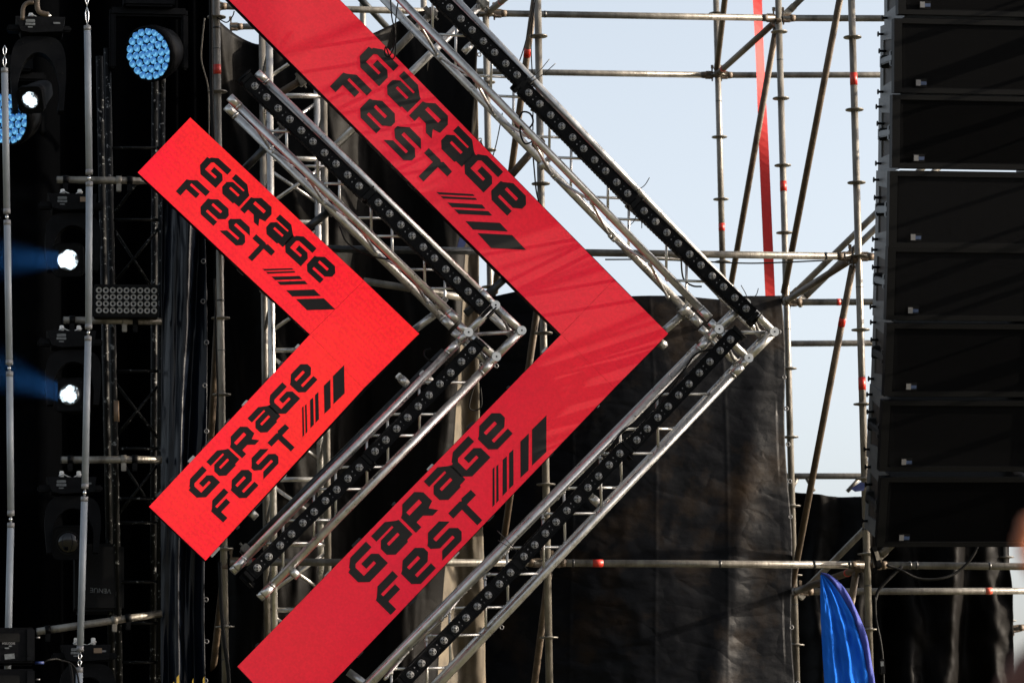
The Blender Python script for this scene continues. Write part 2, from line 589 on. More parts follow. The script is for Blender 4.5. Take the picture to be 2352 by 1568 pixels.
led_screen('smaller red chevron LED screen on the left, its tip touching the inner truss',
           (437, 270), (316, 396), (836, 644), (963, 766), (835, 892), (712, 768), (342, 1163), (472, 1287),
           (((459.17, 379.04), (.1834, .1673), (.1635, -.1812)), ((451.91, 1142.18), (.1712, -.1802), (-.1822, -.1679))))
led_screen('larger red chevron LED screen between the two trusses, running out of frame',
           (655, -128), (398, -128), (1411, 642), (1535, 766), (1411, 891), (1289, 768), (545, 1530), (672, 1662),
           (((826.32, 128.98), (.2253, .2273), (.2022, -.2098)), ((822.63, 1336.2), (.2194, -.2275), (-.2243, -.2217))), 'led_dim')
# ================================================================== aluminium trusses
YF, YB = -0.26, 0.03
CH, LA = 0.0255, 0.0092


def lerp2(a, b, t):
    return (a[0] + (b[0] - a[0]) * t, a[1] + (b[1] - a[1]) * t)


def truss(label, o0, o1, i0, i1, phase=0.0):
    root = thing('box_truss', label, 'truss', at(*lerp2(o0, i1, .5), 0), 'aluminium box trusses')
    O = (at(*o0, YF), at(*o1, YF))
    I = (at(*i0, YF), at(*i1, YF))
    dy = Vector((0, YB - YF, 0))
    for a, b in (O, I):
        for k in (0, 1):
            m = MB()
            m.tube(a + dy * k, b + dy * k, CH, 20)
            d = (b - a).normalized()
            # welded end sleeves and a dark weld ring
            for e, s in ((a, 1), (b, -1)):
                m.tube(e + dy * k + d * s * 0.0, e + dy * k + d * s * 0.075, CH + .0022, 20)
                m.tube(e + dy * k + d * s * 0.078, e + dy * k + d * s * 0.088, CH + .0032, 20)
            m.build('chord', M['alu'], root)
    L = (O[1] - O[0]).length
    d = (O[1] - O[0]).normalized()
    # the point of the inner chord abreast of a point of the outer one
    off = I[0] - O[0]
    off = off - d * off.dot(d)
    s_i = (I[0] - O[0]).dot(d)
    e_i = (I[1] - O[0]).dot(d)

    def zig(pa, pb, pitch, ph):
        t = max(0.06, s_i + .06) + ph * pitch
        flip = False
        end = min(L, e_i) - .05
        while t + pitch / 2 < end:
            a = (pa if not flip else pb) + d * t
            b = (pb if not flip else pa) + d * (t + pitch / 2)
            m = MB()
            m.tube(a, b, LA, 10)
            for e, s in ((a, 1), (b, -1)):
                q = (b - a).normalized()
                m.tube(e + q * s * 0.02, e + q * s * 0.034, LA + .004, 10)
            m.build('brace', M['alu'], root)
            t += pitch / 2
            flip = not flip
    w = off.length
    zig(O[0], O[0] + off, 2 * w, phase)
    zig(O[0] + dy, O[0] + off + dy, 2 * w, phase + .5)
    zig(O[0], O[0] + dy, 2 * w, phase + .2)
    zig(O[0] + off, O[0] + off + dy, 2 * w, phase + .2)
    return root


truss('upper arm of the inner truss, hanging free between both red screens', (590, 167), (1124, 690), (527, 223), (1052, 736))
truss('lower arm of the inner truss, sloping down between both red screens', (1127, 834), (604, 1366), (1049, 790), (541, 1305), .1)
truss('upper arm of the outer truss, running up against pale sky', (960, -92), (1697, 682), (830, -92), (1630, 731), .15)
truss('lower arm of the outer truss, running down across the black tarpaulin', (1703, 840), (880, 1706), (1626, 782), (730, 1692), .3)


def corner(label, T, Rr, B, L):
    root = thing('truss_corner', label, 'truss corner', at(*T, 0), 'truss corner pieces')
    pts = {k: at(*p, YF) for k, p in zip('TRBL', (T, Rr, B, L))}
    dy = Vector((0, YB - YF, 0))
    ex = lambda a, b, k: b + (b - a).normalized() * k
    segs = [('T', 'R'), ('R', 'B'), ('T', 'L'), ('L', 'B')]
    for k in (0, 1):
        for a, b in segs:
            m = MB()
            m.tube(pts[a] + dy * k, pts[b] + dy * k, CH, 20)
            m.build('chord', M['alu'], root)
        # stubs that receive the two arms
        for a, b in (('R', 'T'), ('B', 'L'), ('T', 'L'), ('R', 'B')):
            m = MB()
            e = ex(pts[a], pts[b], 0.075)
            m.tube(pts[b] + dy * k, e + dy * k, CH - .001, 20)
            m.build('spigot', M['alu'], root)
    for q in 'TRBL':
        m = MB()
        m.tube(pts[q] + Vector((0, -.030, 0)), pts[q] + dy + Vector((0, .03, 0)), CH + .004, 22)
        m.tube(pts[q] + Vector((0, -.0315, 0)), pts[q] + Vector((0, -.0295, 0)), .006, 12, mi=1)
        m.build('node', [M['alu'], M['blackpaint']], root)
    for a, b in (('T', 'R'), ('R', 'B'), ('L', 'B'), ('T', 'L')):
        m = MB()
        m.tube(pts[a] + (pts[b] - pts[a]) * .12, pts[b] + dy + (pts[a] - pts[b]) * .12, LA + .001, 10)
        m.build('brace', M['alu'], root)
    m = MB()
    m.tube(pts['L'] + (pts['R'] - pts['L']) * .16 + dy * .3, pts['R'] + (pts['L'] - pts['R']) * .13 + dy * .1, LA + .003, 12)
    m.build('brace', M['alu'], root)


corner('welded corner piece closing the inner truss, between both screens', (1137, 702), (1197, 760), (1139, 820), (1075, 764))
corner('welded corner piece closing the outer truss, right of the larger screen tip', (1712, 697), (1777, 763), (1718, 823), (1650, 757))


# ================================================================== LED battens
def batten():
    root = thing('led_batten', 'x', 'LED light bar')
    h = MB()
    L, H = 0.515, 0.046
    h.box((0, 0.012, 0), (L, 0.034, H), bev=0.004)
    h.box((0, -0.024, H - .003), (L - .004, 0.003, 0.003))
    h.box((0, -0.024, -H + .003), (L - .004, 0.003, 0.003))
    for i in range(10):                                   # recessed squares round the lenses and the fixing screws
        x = -0.457 + i * 0.1015
        for z in (-.030, .030):
            h.box((x, -.0235, z), (.030, .0015, .0012), mi=1)
        for sx in (-.030, .030):
            h.box((x + sx, -.0235, 0), (.0012, .0015, .030), mi=1)
        if i % 2 == 0 and i < 9:
            h.tube((x + .0507, -.0215, -.012), (x + .0507, -.0245, -.012), .0045, 10, mi=2)
            h.tube((x + .052, -.0215, .016), (x + .052, -.0235, .016), .0025, 8, mi=2)
    h.box((0.27, -.0235, -.041), (.15, .0012, .0016), mi=2)
    for i in range(40):                                   # cooling fins on the underside
        h.box((-.49 + i * .025, .012, -H - .0015), (.009, .030, .0015))
    h.build('housing', [M['blackplastic'], M['rubber'], M['silver']], root)
    for i in range(10):
        x = -0.457 + i * 0.1015
        m = MB()
        m.lathe((x, -.0225, 0), (0, -1, 0), [(.0245, 0), (.0245, .004), (.0215, .006), (.020, .004)], 20, mi=0)
        n = 16
        c = Vector((x, -.029, 0))
        for k in range(n):                                # faceted optic: light and dark cells round a dark bead
            a0, a1 = 2 * math.pi * k / n, 2 * math.pi * (k + 1) / n
            for (ra, rb, dm) in ((.006, .013, k % 2), (.013, .0205, (k + 1) % 2 if k % 4 < 2 else k % 2)):
                q = len(m.v)
                for rr, aa in ((ra, a0), (rb, a0), (rb, a1), (ra, a1)):
                    m.v.append(c + Vector((math.cos(aa) * rr, (.0205 - rr) * -.25, math.sin(aa) * rr)))
                m.face((q, q + 1, q + 2, q + 3), 1 if dm else 2)
        m.lathe(c + Vector((0, -.003, 0)), (0, -1, 0), [(.0062, 0), (.005, .002), (.002, .003)], 12, mi=2)
        m.build('lens', [M['silver'], M['lenslight'], M['lensdark']], root)
    for sx in (-1, 1):
        m = MB()
        m.box((sx * .530, .03, 0), (.012, .055, .040), bev=.003)
        m.box((sx * .548, .075, 0.012), (.022, .020, .052), bev=.004)
        m.tube((sx * .548, .05, 0.05), (sx * .548, .10, 0.05), .010, 10)
        m.tube((sx * .556, .04, -.02), (sx * .556, .04, .07), .005, 8)
        m.build('bracket', M['blackpaint'], root)
    return root


bproto = batten()
BARS = [
    ((585, 200), (824, 429), -0.330, 'upper black LED light bar on the inner truss upper arm'),
    ((868, 467), (1100, 696), -0.330, 'second black LED light bar on the inner truss upper arm, ending at its corner'),
    ((1083, 806), (860, 1037), -0.330, 'black LED light bar on the inner truss lower arm, nearest its corner'),
    ((824, 1074), (590, 1304), -0.330, 'lowest black LED light bar on the inner truss lower arm'),
    ((955, -57), (1186, 174), -0.330, 'black LED light bar at the top of the outer truss, cut by the frame'),
    ((1213, 215), (1440, 446), -0.330, 'middle black LED light bar of the outer truss upper arm, against sky'),
    ((1478, 486), (1712, 710), -0.330, 'black LED light bar ending at the outer truss corner from above'),
    ((1676, 781), (1461, 1011), -0.330, 'black LED light bar just below the outer truss corner'),
    ((1422, 1042), (1202, 1278), -0.330, 'middle black LED light bar of the outer truss lower arm'),
    ((1171, 1315), (941, 1549), -0.330, 'lowest black LED light bar on the outer truss, at the bottom edge'),
]
for i, (a, b, Y, lab) in enumerate(BARS):
    o = bproto if i == 0 else copy_tree(bproto)
    A, B = at(*a, Y), at(*b, Y)
    o.location = (A + B) / 2
    ang = math.atan2(B.z - A.z, B.x - A.x)
    if B.z > A.z:
        ang += 0
    o.rotation_euler = (0, -ang, 0)
    s = (B - A).length / .9135
    o.scale = (s, 1, 1) if abs(s - 1) > .004 else (1, 1, 1)
    tag(o, lab, 'LED light bar', 'LED light bars on the trusses')
# ================================================================== scaffold
TUBE = 0.02415


def pole(px0, px1, Y, label, node_y, tapes=(), mats='galv', rpitch=0.5, grp='upright scaffold poles', rros=True, bands=()):
    a, b = at(*px0, Y), at(*px1, Y)
    root = thing('scaffold_pole', label, 'scaffold pole', b, grp)
    m = MB()
    m.tube(a, b, TUBE, 18)
    m.build('tube', M[mats], root)
    d = (b - a).normalized()
    L = (b - a).length
    hit = lambda y: (at(px0[0] + (px1[0] - px0[0]) * (y - px0[1]) / (px1[1] - px0[1]), y, Y) - a).length
    t0 = hit(node_y)
    if rros:
        k = -int(t0 / rpitch)
        while t0 + k * rpitch < L:
            t = t0 + k * rpitch
            if t > 0.02:
                m = MB()
                c = a + d * t
                m.lathe(c - d * .005, d, [(.026, 0), (.061, .001), (.0625, .005), (.061, .009), (.026, .010)], 24)
                m.tube(c - d * .012, c + d * .012, .0275, 16)
                m.build('rosette', M['galv'] if mats == 'galv' else M['brown'], root)
            k += 1
    for (y, h) in tapes:
        t = hit(y)
        m = MB()
        m.tube(a + d * (t - h / 2), a + d * (t + h / 2), TUBE + .0012, 18)
        m.build('red_tape', M['redtape'], root)
    for y in bands:
        t = hit(y)
        m = MB()
        m.tube(a + d * (t - .006), a + d * (t + .006), TUBE + .0022, 18)
        m.build('cable_tie', M['blacktape'], root)
    t = (t0 + .21) % 2.0
    while t < L:
        m = MB()
        m.tube(a + d * (t - .0015), a + d * (t + .004), TUBE + .0008, 18)
        m.build('joint', M['darksteel'], root)
        t += 2.0
    return root


def wedge(m, c, d, s, zz=Vector((0, 0, 1))):
    """cast ledger head with its wedge, at the end c of a tube that runs along d (s: which way is inward)"""
    y = zz.cross(d).normalized()
    m.box(c + d * s * .030, (.034, .021, .030), (d, y, zz), bev=.006)
    m.tube(c + d * s * .055, c + d * s * .095, .029, 14, .0255)
    m.box(c + d * s * .006 + zz * .012, (.006, .005, .062), (d, y, zz), bev=.002)
    m.box(c + d * s * .004 + zz * .066, (.011, .006, .016), (d, y, zz), bev=.003)


def ledger(p0, Y0, p1, Y1, label, mats='galv', ends=(True, True), tapes=(), grp='horizontal scaffold tubes', name='scaffold_ledger', cat='scaffold tube', r=TUBE, tie=()):
    a, b = at(*p0, Y0), at(*p1, Y1)
    root = thing(name, label, cat, a, grp)
    m = MB()
    d = (b - a).normalized()
    m.tube(a + d * (.03 if ends[0] else 0), b - d * (.03 if ends[1] else 0), r, 18)
    m.build('tube', M[mats], root)
    for e, c, s in ((ends[0], a, 1), (ends[1], b, -1)):
        if e:
            m = MB()
            z = Vector((0, 0, 1))
            z = (z - d * z.dot(d)).normalized()
            wedge(m, c + d * s * .03, d, s, z)
            m.build('wedge_head', M['brown'], root)
    L = (b - a).length
    for (t, h, col) in tapes:
        m = MB()
        c = a + d * L * t
        m.tube(c - d * h / 2, c + d * h / 2, r + .0012, 18)
        m.build('red_tape' if col == 'redtape' else 'paint_mark', M[col], root)
    for t in tie:
        m = MB()
        c = a + d * L * t
        m.tube(c - d * .008, c + d * .008, r + .002, 16)
        m.build('cable_tie', M['blacktape'], root)
    return root


def brace(p0, Y0, p1, Y1, label, mats='brown', tapes=(), flat=True, r=TUBE * .98, grp='diagonal scaffold braces'):
    a, b = at(*p0, Y0), at(*p1, Y1)
    root = thing('scaffold_brace', label, 'scaffold brace', b, grp)
    d = (b - a).normalized()
    L = (b - a).length
    m = MB()
    m.tube(a + d * .07, b - d * .07, r, 16)
    m.build('tube', M[mats], root)
    y = d.cross(Vector((0, 0, 1))).normalized()
    z = d.cross(y).normalized()
    for c, s in ((a, 1), (b, -1)):
        m = MB()
        m.box(c + d * s * .055, (.065, .007, .027), (d, y, z), bev=.005)
        m.tube(c + d * s * .03 - y * .014, c + d * s * .03 + y * .014, .009, 12)
        m.box(c + d * s * .0 + z * .01, (.02, .018, .026), (d, y, z), bev=.004)
        m.build('brace_end', M[mats], root)
    for (t, h, col) in tapes:
        m = MB()
        c = a + d * L * t
        m.tube(c - d * h / 2, c + d * h / 2, r + .0012, 16)
        m.build('red_tape', M[col], root)
    return root


R1, R2, R3 = 0.45, 2.45, 4.45
# uprights
pole((496, -60), (519, 1640), R1, 'upright scaffold pole left of both screens, red tape near the top', 40, ((160, .065),), bands=(64, 690))
pole((1234, -60), (1263, 1640), R1, 'upright scaffold pole behind the larger screen tip, with pale sky behind its top', 1118 - 180, (), bands=())
pole((1954, -60), (2001, 1640), R1, 'upright scaffold pole nearest the black loudspeakers, with two red tapes', 588, ((182, .085), (881, .085)), bands=(1215,))
pole((1114, -60), (1142, 1640), R2, 'pale upright scaffold pole along the narrow sky gap, lashed to the tarpaulin edge', 345)
pole((1786, -60), (1832, 1640), R2, 'upright scaffold pole along the right edge of the large tarpaulin', 690, ((428, .075),))
pole((447, 480), (470, 1640), R2, 'dark upright scaffold pole behind the glossy curtain edge', 720, mats='brown')
pole((1643, -60), (1662, 700), R3, 'upright scaffold pole in the open sky, rearmost, with red tape', 173, ((522, .06), (-10, .06)))
pole((2308, 1180), (2324, 1640), R3, 'thin sunlit upright scaffold pole at the lower right tarpaulin edge', 1425)
pole((971, -70), (978, 210), R3, 'short length of scaffold pole above the tarpaulin at the top edge', 173, rros=False)
pole((832, -70), (836, 210), R3 - 1, 'pale scaffold pole glimpsed at the top edge beside the larger screen', 173, rros=False)
brace((806, -26), R2, (905, 80), R2 + .3, 'dark brace glimpsed in the sky at the top edge right of the larger screen', 'darksteel')
# ledgers
ledger((480, 14), R2, (1124, 30), R2, 'horizontal scaffold tube at the very top, behind the larger screen')
ledger((1124, 31), R2, (1788, 42), R2, 'long dark horizontal scaffold tube crossing the top of the sky', tie=(.19,))
ledger((1788, 42), R2, (2460, 44), R2, 'short horizontal scaffold tube at the top between node and loudspeakers')
ledger((1010, 163), R3, (1646, 173), R3, 'dark horizontal scaffold tube across the sky, second from the top, left span')
ledger((1646, 173), R3, (2290, 172), R3, 'horizontal scaffold tube across the sky, second from the top, right span')
ledger((505, 568), R1, (1246, 579), R1, 'dark horizontal scaffold tube behind the inner truss at mid height', 'darksteel')
ledger((1246, 579), R1, (1964, 589), R1, 'weathered horizontal scaffold tube passing behind the outer truss at mid height', tie=(.905, .965), tapes=())
ledger((1964, 589), R1, (2700, 598), R1, 'horizontal scaffold tube stub between the node and the loudspeaker stack at mid height')
ledger((1802, 694), R2, (2470, 692), R2, 'horizontal scaffold tube right of the tarpaulin top corner, with a red tape', tapes=((.182, .03, 'redtape'),))
ledger((1660, 790), R3, (2300, 786), R3, 'thin horizontal scaffold tube in the sky beside the tarpaulin, left of the speakers')
ledger((518, 1290), R1, (1256, 1292), R1, 'low horizontal scaffold tube behind the larger screen lower arm, left span', tapes=((.095, .06, 'redtape'),), tie=(.21, .5))
ledger((1256, 1292), R1, (1994, 1297), R1, 'low horizontal scaffold tube across the big tarpaulin, with an orange red paint mark',
       tapes=((.156, .07, 'redtape'),), tie=(.08, .535, .83, .94))
ledger((1994, 1297), R1, (2720, 1304), R1, 'low horizontal scaffold tube under the loudspeakers, wrapped with cables', tie=(.13, .15, .38))
ledger((1828, 1358), R2, (2500, 1356), R2, 'lowest horizontal scaffold tube behind the blue flag, with a rust mark', tapes=((.655, .05, 'redpaint'),))
ledger((1670, 1093), R3, (2310, 1093), R3, 'horizontal tube of the rear lattice girder above the sagging tarpaulin')
ledger((2316, 1446), R3, (2440, 1425), R3, 'short scaffold tube at the right edge beside the waving person')
ledger((520, 62), R3, (700, 60), R3, 'short horizontal scaffold tube in the sky beside the red screen top')
# transoms running in depth
ledger((1802, 693), R2, (1962, 592), R1, 'transom tube rising from the tarpaulin corner node towards the loudspeakers', 'brown', grp='scaffold transoms')
ledger((1646, 172), R3, (1788, 44), R2, 'transom tube with red paint rising in the sky to the top node', 'brown', tapes=((.12, .05, 'redtape'),), grp='scaffold transoms')
ledger((1822, 1359), R2, (1992, 1299), R1, 'low transom tube beside the blue flag tip, red painted end', 'brown', tapes=((.75, .04, 'redtape'),), grp='scaffold transoms')
ledger((1120, 30), R2, (1240, -70), R1, 'transom tube with red paint at the top edge beside the outer truss', 'brown', tapes=((.28, .03, 'redtape'),), grp='scaffold transoms')
# braces
brace((1950, -112), R1, (1797, 690), R2, 'long brown brace from the top edge down to the tarpaulin corner')
brace((1962, 592), R1, (1817, 1356), R2, 'brown brace with an orange red tape, right of the tarpaulin edge', tapes=((.18, .07, 'redtape'),))
brace((1786, 46), R2, (1656, 784), R3, 'brown brace crossing the red strap in the sky')
brace((1680, -130), R2, (1645, 168), R3, 'short brown brace above the second sky tube, rearmost pole')
brace((1240, -90), R1, (1134, 690), R2, 'dark brace beside the upper pole, with a red cloth tape, behind the outer truss', tapes=((.255, .07, 'redtape'),))
brace((1252, 586), R1, (1140, 1357), R2, 'brown brace half hidden behind the larger screen lower arm')
brace((508, 575), R1, (466, 1350), R2, 'sunlit brown brace beside the curtain edge')
brace((516, 1296), R1, (476, 1660), R2, 'sunlit brown brace at the bottom beside the curtain')
brace((1262, 1300), R1, (1200, 1790), R2, 'pale brace leaning at the bottom behind the pole below the larger screen')
brace((2470, 42), R2, (1808, 690), R2, 'grey diagonal brace rising behind the loudspeakers, upper of two', 'galv')
brace((2500, 52), R2 + .9, (1836, 694), R2 + .07, 'grey diagonal brace rising behind the loudspeakers, lower of two', 'galv')
brace((2500, 692), R2, (1838, 1366), R2, 'pale diagonal brace below the loudspeakers, behind the flag tip', 'galv')
brace((2720, 600), R1, (2008, 1290), R1, 'grey diagonal brace with bolt hole under the loudspeaker stack', 'galv')
brace((1968, 1300), R1, (1862, 2000), R2, 'brown brace behind the blue flag')
brace((1800, 38), R2, (2300, -460), R2, 'pale brace rising out of the top edge beside the loudspeakers', 'galv')
# support pipes across the trusses
for (p0, p1, Y, mt, lab, n) in (
        ((740, 366), (1118, -2), .10, 'alu', 'pale support pipe rising to the upper left end of the outer truss', 0),
        ((842, 184), (1000, 22), .14, 'galv', 'grey support pipe parallel to the pale one behind the outer truss', 0),
        ((556, 394), (664, 284), .10, 'darksteel', 'dark wrapped support pipe behind the top of the inner truss', 0),
        ((640, 216), (704, 178), .5, 'brown', 'short brown pipe behind the inner truss upper end', 0),
        ((640, 470), (770, 476), .2, 'darksteel', 'x', 1),
        ((690, 536), (770, 474), .09, 'darksteel', 'dark support pipe clamped to the inner truss upper arm, halfway', 0),
        ((946, 762), (1024, 702), .09, 'alu', 'pale support pipe clamped beside the inner truss corner', 0),
        ((1070, 720), (1240, 568), .14, 'darksteel', 'dark support pipe from the inner truss corner to the larger screen', 0),
        ((1168, 410), (1246, 320), .10, 'brown', 'brown support pipe clamped to the outer truss upper arm, halfway', 0),
        ((1508, 775), (1580, 712), .09, 'alu', 'pale support pipe clamped between larger screen tip and outer truss', 0),
        ((560, 640), (700, 520), .6, 'brown', 'x', 1),
        ((800, 1542), (880, 1600), .09, 'alu', 'pale support pipe at the bottom under the larger screen lower arm', 0),
        ((1020, 806), (556, 1272), .10, 'darksteel', 'long dark pipe running along the inner truss lower arm', 0),
):
    if n:
        continue
    a, b = at(*p0, Y), at(*p1, Y)
    root = thing('support_pipe', lab, 'support pipe', a, 'support pipes behind the screens')
    m = MB()
    m.tube(a, b, .025, 18)
    m.build('tube', M[mt], root)
    d = (b - a).normalized()
    y = Vector((0, 1, 0))
    z = d.cross(y).normalized()
    m = MB()
    m.box(b - d * .04, (.026, .036, .036), (d, y, z), bev=.006)
    m.tube(b - d * .04 - z * .06, b - d * .04 + z * .06, .007, 10)
    m.box(b - d * .04 + z * .048, (.014, .012, .012), (d, y, z), bev=.003)
    m.build('clamp', M['galv'], root)
# the lit sloping pipe under the inner truss
ledger((835, 645), .9, (1066, 684), .9, 'sunlit white pipe sloping behind the inner truss corner', 'galv', ends=(False, False))


# swivel couplers clipped on trusses
def coupler(p, Y, ang, label, mt='alu'):
    c = at(*p, Y)
    root = thing('pipe_clamp', label, 'clamp', c, 'pipe clamps on the trusses')
    d = Vector((math.cos(ang), 0, math.sin(ang)))
    z = Vector((-d.z, 0, d.x))
    y = Vector((0, 1, 0))
    m = MB()
    m.tube(c - d * .022, c + d * .022, .036, 18)
    m.box(c + z * .045, (.020, .018, .018), (d, y, z), bev=.004)
    m.build('body', M[mt], root)
    m = MB()
    m.tube(c + z * .04 - y * .05, c + z * .04 + y * .02, .006, 8)
    m.tube(c + z * .04 - y * .058, c + z * .04 - y * .044, .013, 6)
    m.build('bolt', M['galv'], root)


for (p, Y, a, lab) in (((1073, 112), YB, -.78, 'pale clamp on the rear chord of the outer truss upper arm'),
                       ((928, 876), YB, .8, 'clamp on the inner truss lower arm below the smaller screen tip'),
                       ((676, 1316), YF, .8, 'small clamp low on the inner truss lower arm'),
                       ((580, 1180), .1, .8, 'clamp under the lower end of the smaller screen'),
                       ((1248, 378), YB, -.78, 'clamp on the outer truss beside the larger screen edge'),
                       ((1010, 700), YB, -.78, 'clamp where the pale pipe meets the inner truss'),
                       ((1572, 712), YB, -.78, 'clamp where the pale pipe meets the outer truss'),
                       ((770, 478), YB, -.78, 'clamp on the rear chord of the inner truss upper arm'),
                       ((1368, 1150), YF + .3, .8, 'clamp on the outer truss beside the pole, bottom half'),
                       ((982, 870), .08, .8, 'clamp peeping out under the smaller screen tip'),
                       ((1520, 790), .08, .8, 'clamp peeping out under the larger screen tip')):
    coupler(p, Y, a, lab)


# ladder tower behind the screens
def tower():
    root = thing('lattice_tower', 'sunlit aluminium lattice tower of four chords standing behind both screens', 'lattice tower', at(690, 1660, 1.2))
    xs = ((628, 752), (612, 737))
    cs = {}
    for j, Y in enumerate((1.0, 1.38)):
        for i in (0, 1):
            x = (626, 750)[i] if j == 0 else (610, 735)[i]
            a, b = at(x - 8, 55, Y), at(x + 6, 1680, Y)
            cs[(i, j)] = (a, b)
            m = MB()
            m.tube(a, b, .0245, 18)
            m.build('chord', M['galv'] if (i + j) % 2 else M['alu'], root)
    q = lambda i, j, t: cs[(i, j)][0].lerp(cs[(i, j)][1], t)
    n = 11
    for k in range(n):
        t0, t1 = (k + .15) / n, (k + .85) / n
        for j in (0, 1):
            m = MB()
            m.tube(q(0, j, t0), q(1, j, t0), .017, 12)
            m.build('rung', M['alu'], root)
            m = MB()
            if (k + j) % 2:
                m.tube(q(0, j, t0 + .01), q(1, j, t1), .013, 10)
            else:
                m.tube(q(1, j, t0 + .01), q(0, j, t1), .013, 10)
            m.build('brace', M['alu'], root)
        for i in (0, 1):
            m = MB()
            m.tube(q(i, 0, t0 + .02), q(i, 1, t1), .012, 10)
            m.build('brace', M['alu'], root)
    return root


tower()


# ================================================================== sheeting
def cloth(name, label, cat, top, bot, Y, nx, ny, fn, mt, parent_mats=None, sm=True, thick=0.004, edge_fn=None):
    """top and bottom polylines in picture positions, hung at depth Y(s, t); fn adds folds in depth"""
    def samp(pl, s):
        n = len(pl) - 1
        L = [0]
        for i in range(n):
            L.append(L[-1] + math.hypot(pl[i + 1][0] - pl[i][0], pl[i + 1][1] - pl[i][1]))
        d = s * L[-1]
        for i in range(n):
            if d <= L[i + 1] or i == n - 1:
                u = (d - L[i]) / max(1e-9, L[i + 1] - L[i])
                return lerp2(pl[i], pl[i + 1], u)
    m = MB()
    for j in range(ny + 1):
        for i in range(nx + 1):
            s, t = i / nx, j / ny
            p = lerp2(samp(top, s), samp(bot, s), t)
            if edge_fn:
                p = (p[0] + edge_fn(s, t), p[1])
            q = at(p[0], p[1], Y(s, t) if callable(Y) else Y)
            m.v.append(q + Vector((0, fn(s, t), 0)))
    for j in range(ny):
        for i in range(nx):
            a = j * (nx + 1) + i
            m.face((a, a + 1, a + nx + 2, a + nx + 1), 0, sm)
    o = m.build(name, mt)
    md = o.modifiers.new('thickness', 'SOLIDIFY')
    md.thickness = thick
    tag(o, label, cat)
    return o


def fbm(x, y, z=0.0, o=4):
    return noise.fractal(Vector((x, y, z)), 1.0, 2.0, o)


def grommets(parent, pts, Y):
    for p in pts:
        c = at(*p, Y)
        m = MB()
        m.path([c + Vector((math.cos(a) * .013, 0, math.sin(a) * .013)) for a in [2 * math.pi * k / 16 for k in range(16)]], .0045, 8, closed=True)
        m.build('grommet', M['silver'], parent)


def folds_up(s, t):
    v = .10 * math.sin(10 * s + 3.2 * t + 1.2 * fbm(s * 2, t * 2, 3)) + .04 * fbm(s * 6, t * 3, 1) + .006 * fbm(s * 22, t * 9, 2)
    v += .05 * abs(math.sin(17 * s - 9 * t)) * (1 - t)
    return v


o = cloth('tarpaulin', 'tall black tarpaulin hung behind both screens and the inner truss', 'tarpaulin',
          [(500, 46), (515, 57), (588, 92), (700, 134), (845, 82), (958, 20), (1040, 2), (1102, -14)], [(522, 1660), (1000, 1660)], 1.75, 110, 150,
          folds_up, M['tarpdark'])
# the same drape's outer length, dust and sunlight put into its paler colour
def folds_strip(s, t):
    return .26 * s + .05 * math.sin(9 * s + 2 * t) + .04 * fbm(s * 3, t * 5, 7) + .008 * fbm(s * 10, t * 24, 8)


o2 = cloth('tarpaulin', 'pale tarpaulin strip coloured for dust and sun between the inner truss and larger screen', 'tarpaulin',
           [(985, 60), (1106, 60)], [(925, 1660), (1124, 1660)], 1.85, 40, 200, folds_strip, M['tarp_dust_sun'],
           edge_fn=lambda s, t: (3 * math.sin(9 * t) if s > .9 else 0))
grommets(o2, [(1101, 126), (1103, 322)], 2.06)
grommets(o2, [(1104, 712), (1105, 838), (1116, 1162), (1118, 1440)], 2.04)


def folds_big(s, t):
    v = -.20 * (1 - abs(2 * (s - .55)) ** 1.7) - .0025 * sum(math.exp(-((s - q - .01 * math.sin(5 * t)) / .005) ** 2) for q in (.30, .56, .79)) + .014 * math.sin(9 * s + 1.5 * math.sin(4 * t)) + .016 * fbm(s * 2.6, t * 2.6, 11) + .004 * fbm(s * 8, t * 26, 12) + .012 * max(0, fbm(s * 5 + 2 * t, t * 16, 17)) * (1 - s)
    v += .003 * math.sin(60 * t + 9 * fbm(s * 3, t * 3, 5)) * max(0, 1 - abs(s - .45) * 3)
    v -= .05 * math.exp(-((s - .97 + .25 * t) / .05) ** 2) * t
    return v


o3 = cloth('tarpaulin', 'large black tarpaulin behind the outer truss lower arm, laced along its right edge', 'tarpaulin',
           [(1084, 690), (1180, 672), (1290, 700), (1440, 690), (1546, 688), (1640, 694), (1700, 684), (1793, 680)],
           [(1090, 1660), (1826, 1660)], 2.30, 230, 200, folds_big, M['tarp'],
           edge_fn=lambda s, t: (4 * math.sin(14 * t) if s > .97 else 0))
for (s_, x0, x1) in ((0, 1620, 1648), (1, 1486, 1500), (2, 1352, 1352)):    # welded seams
    m = MB()
    pts = [at(x0 + (x1 - x0) * k / 24, 694 + k * 40, 2.22 - .0 * k) for k in range(25)]
    for k in range(24):
        pass
grommets(o3, [(1789, 762), (1801, 866), (1806, 938), (1810, 1020), (1814, 1105), (1815, 1186), (1818, 1440), (1832, 1568)], 2.16)
grommets(o3, [(1128, 708), (1140, 840), (1146, 1162), (1152, 1440), (1546, 694), (1600, 700)], 2.22)


def folds_far(s, t):
    return .12 * math.sin(15 * s + 2 * t) + .08 * math.sin(33 * s + 1.3 * fbm(s * 3, t * 2, 4)) + .05 * fbm(s * 5, t * 3, 21) + .006 * fbm(s * 20, t * 16, 22)


cloth('tarpaulin', 'black pleated tarpaulin low on the right behind the blue flag', 'tarpaulin',
      [(1800, 1118), (1830, 1124), (1900, 1138), (1976, 1146), (2328, 1150)], [(1800, 1660), (2330, 1660)], 4.3, 120, 80, folds_far, M['tarpdark'])


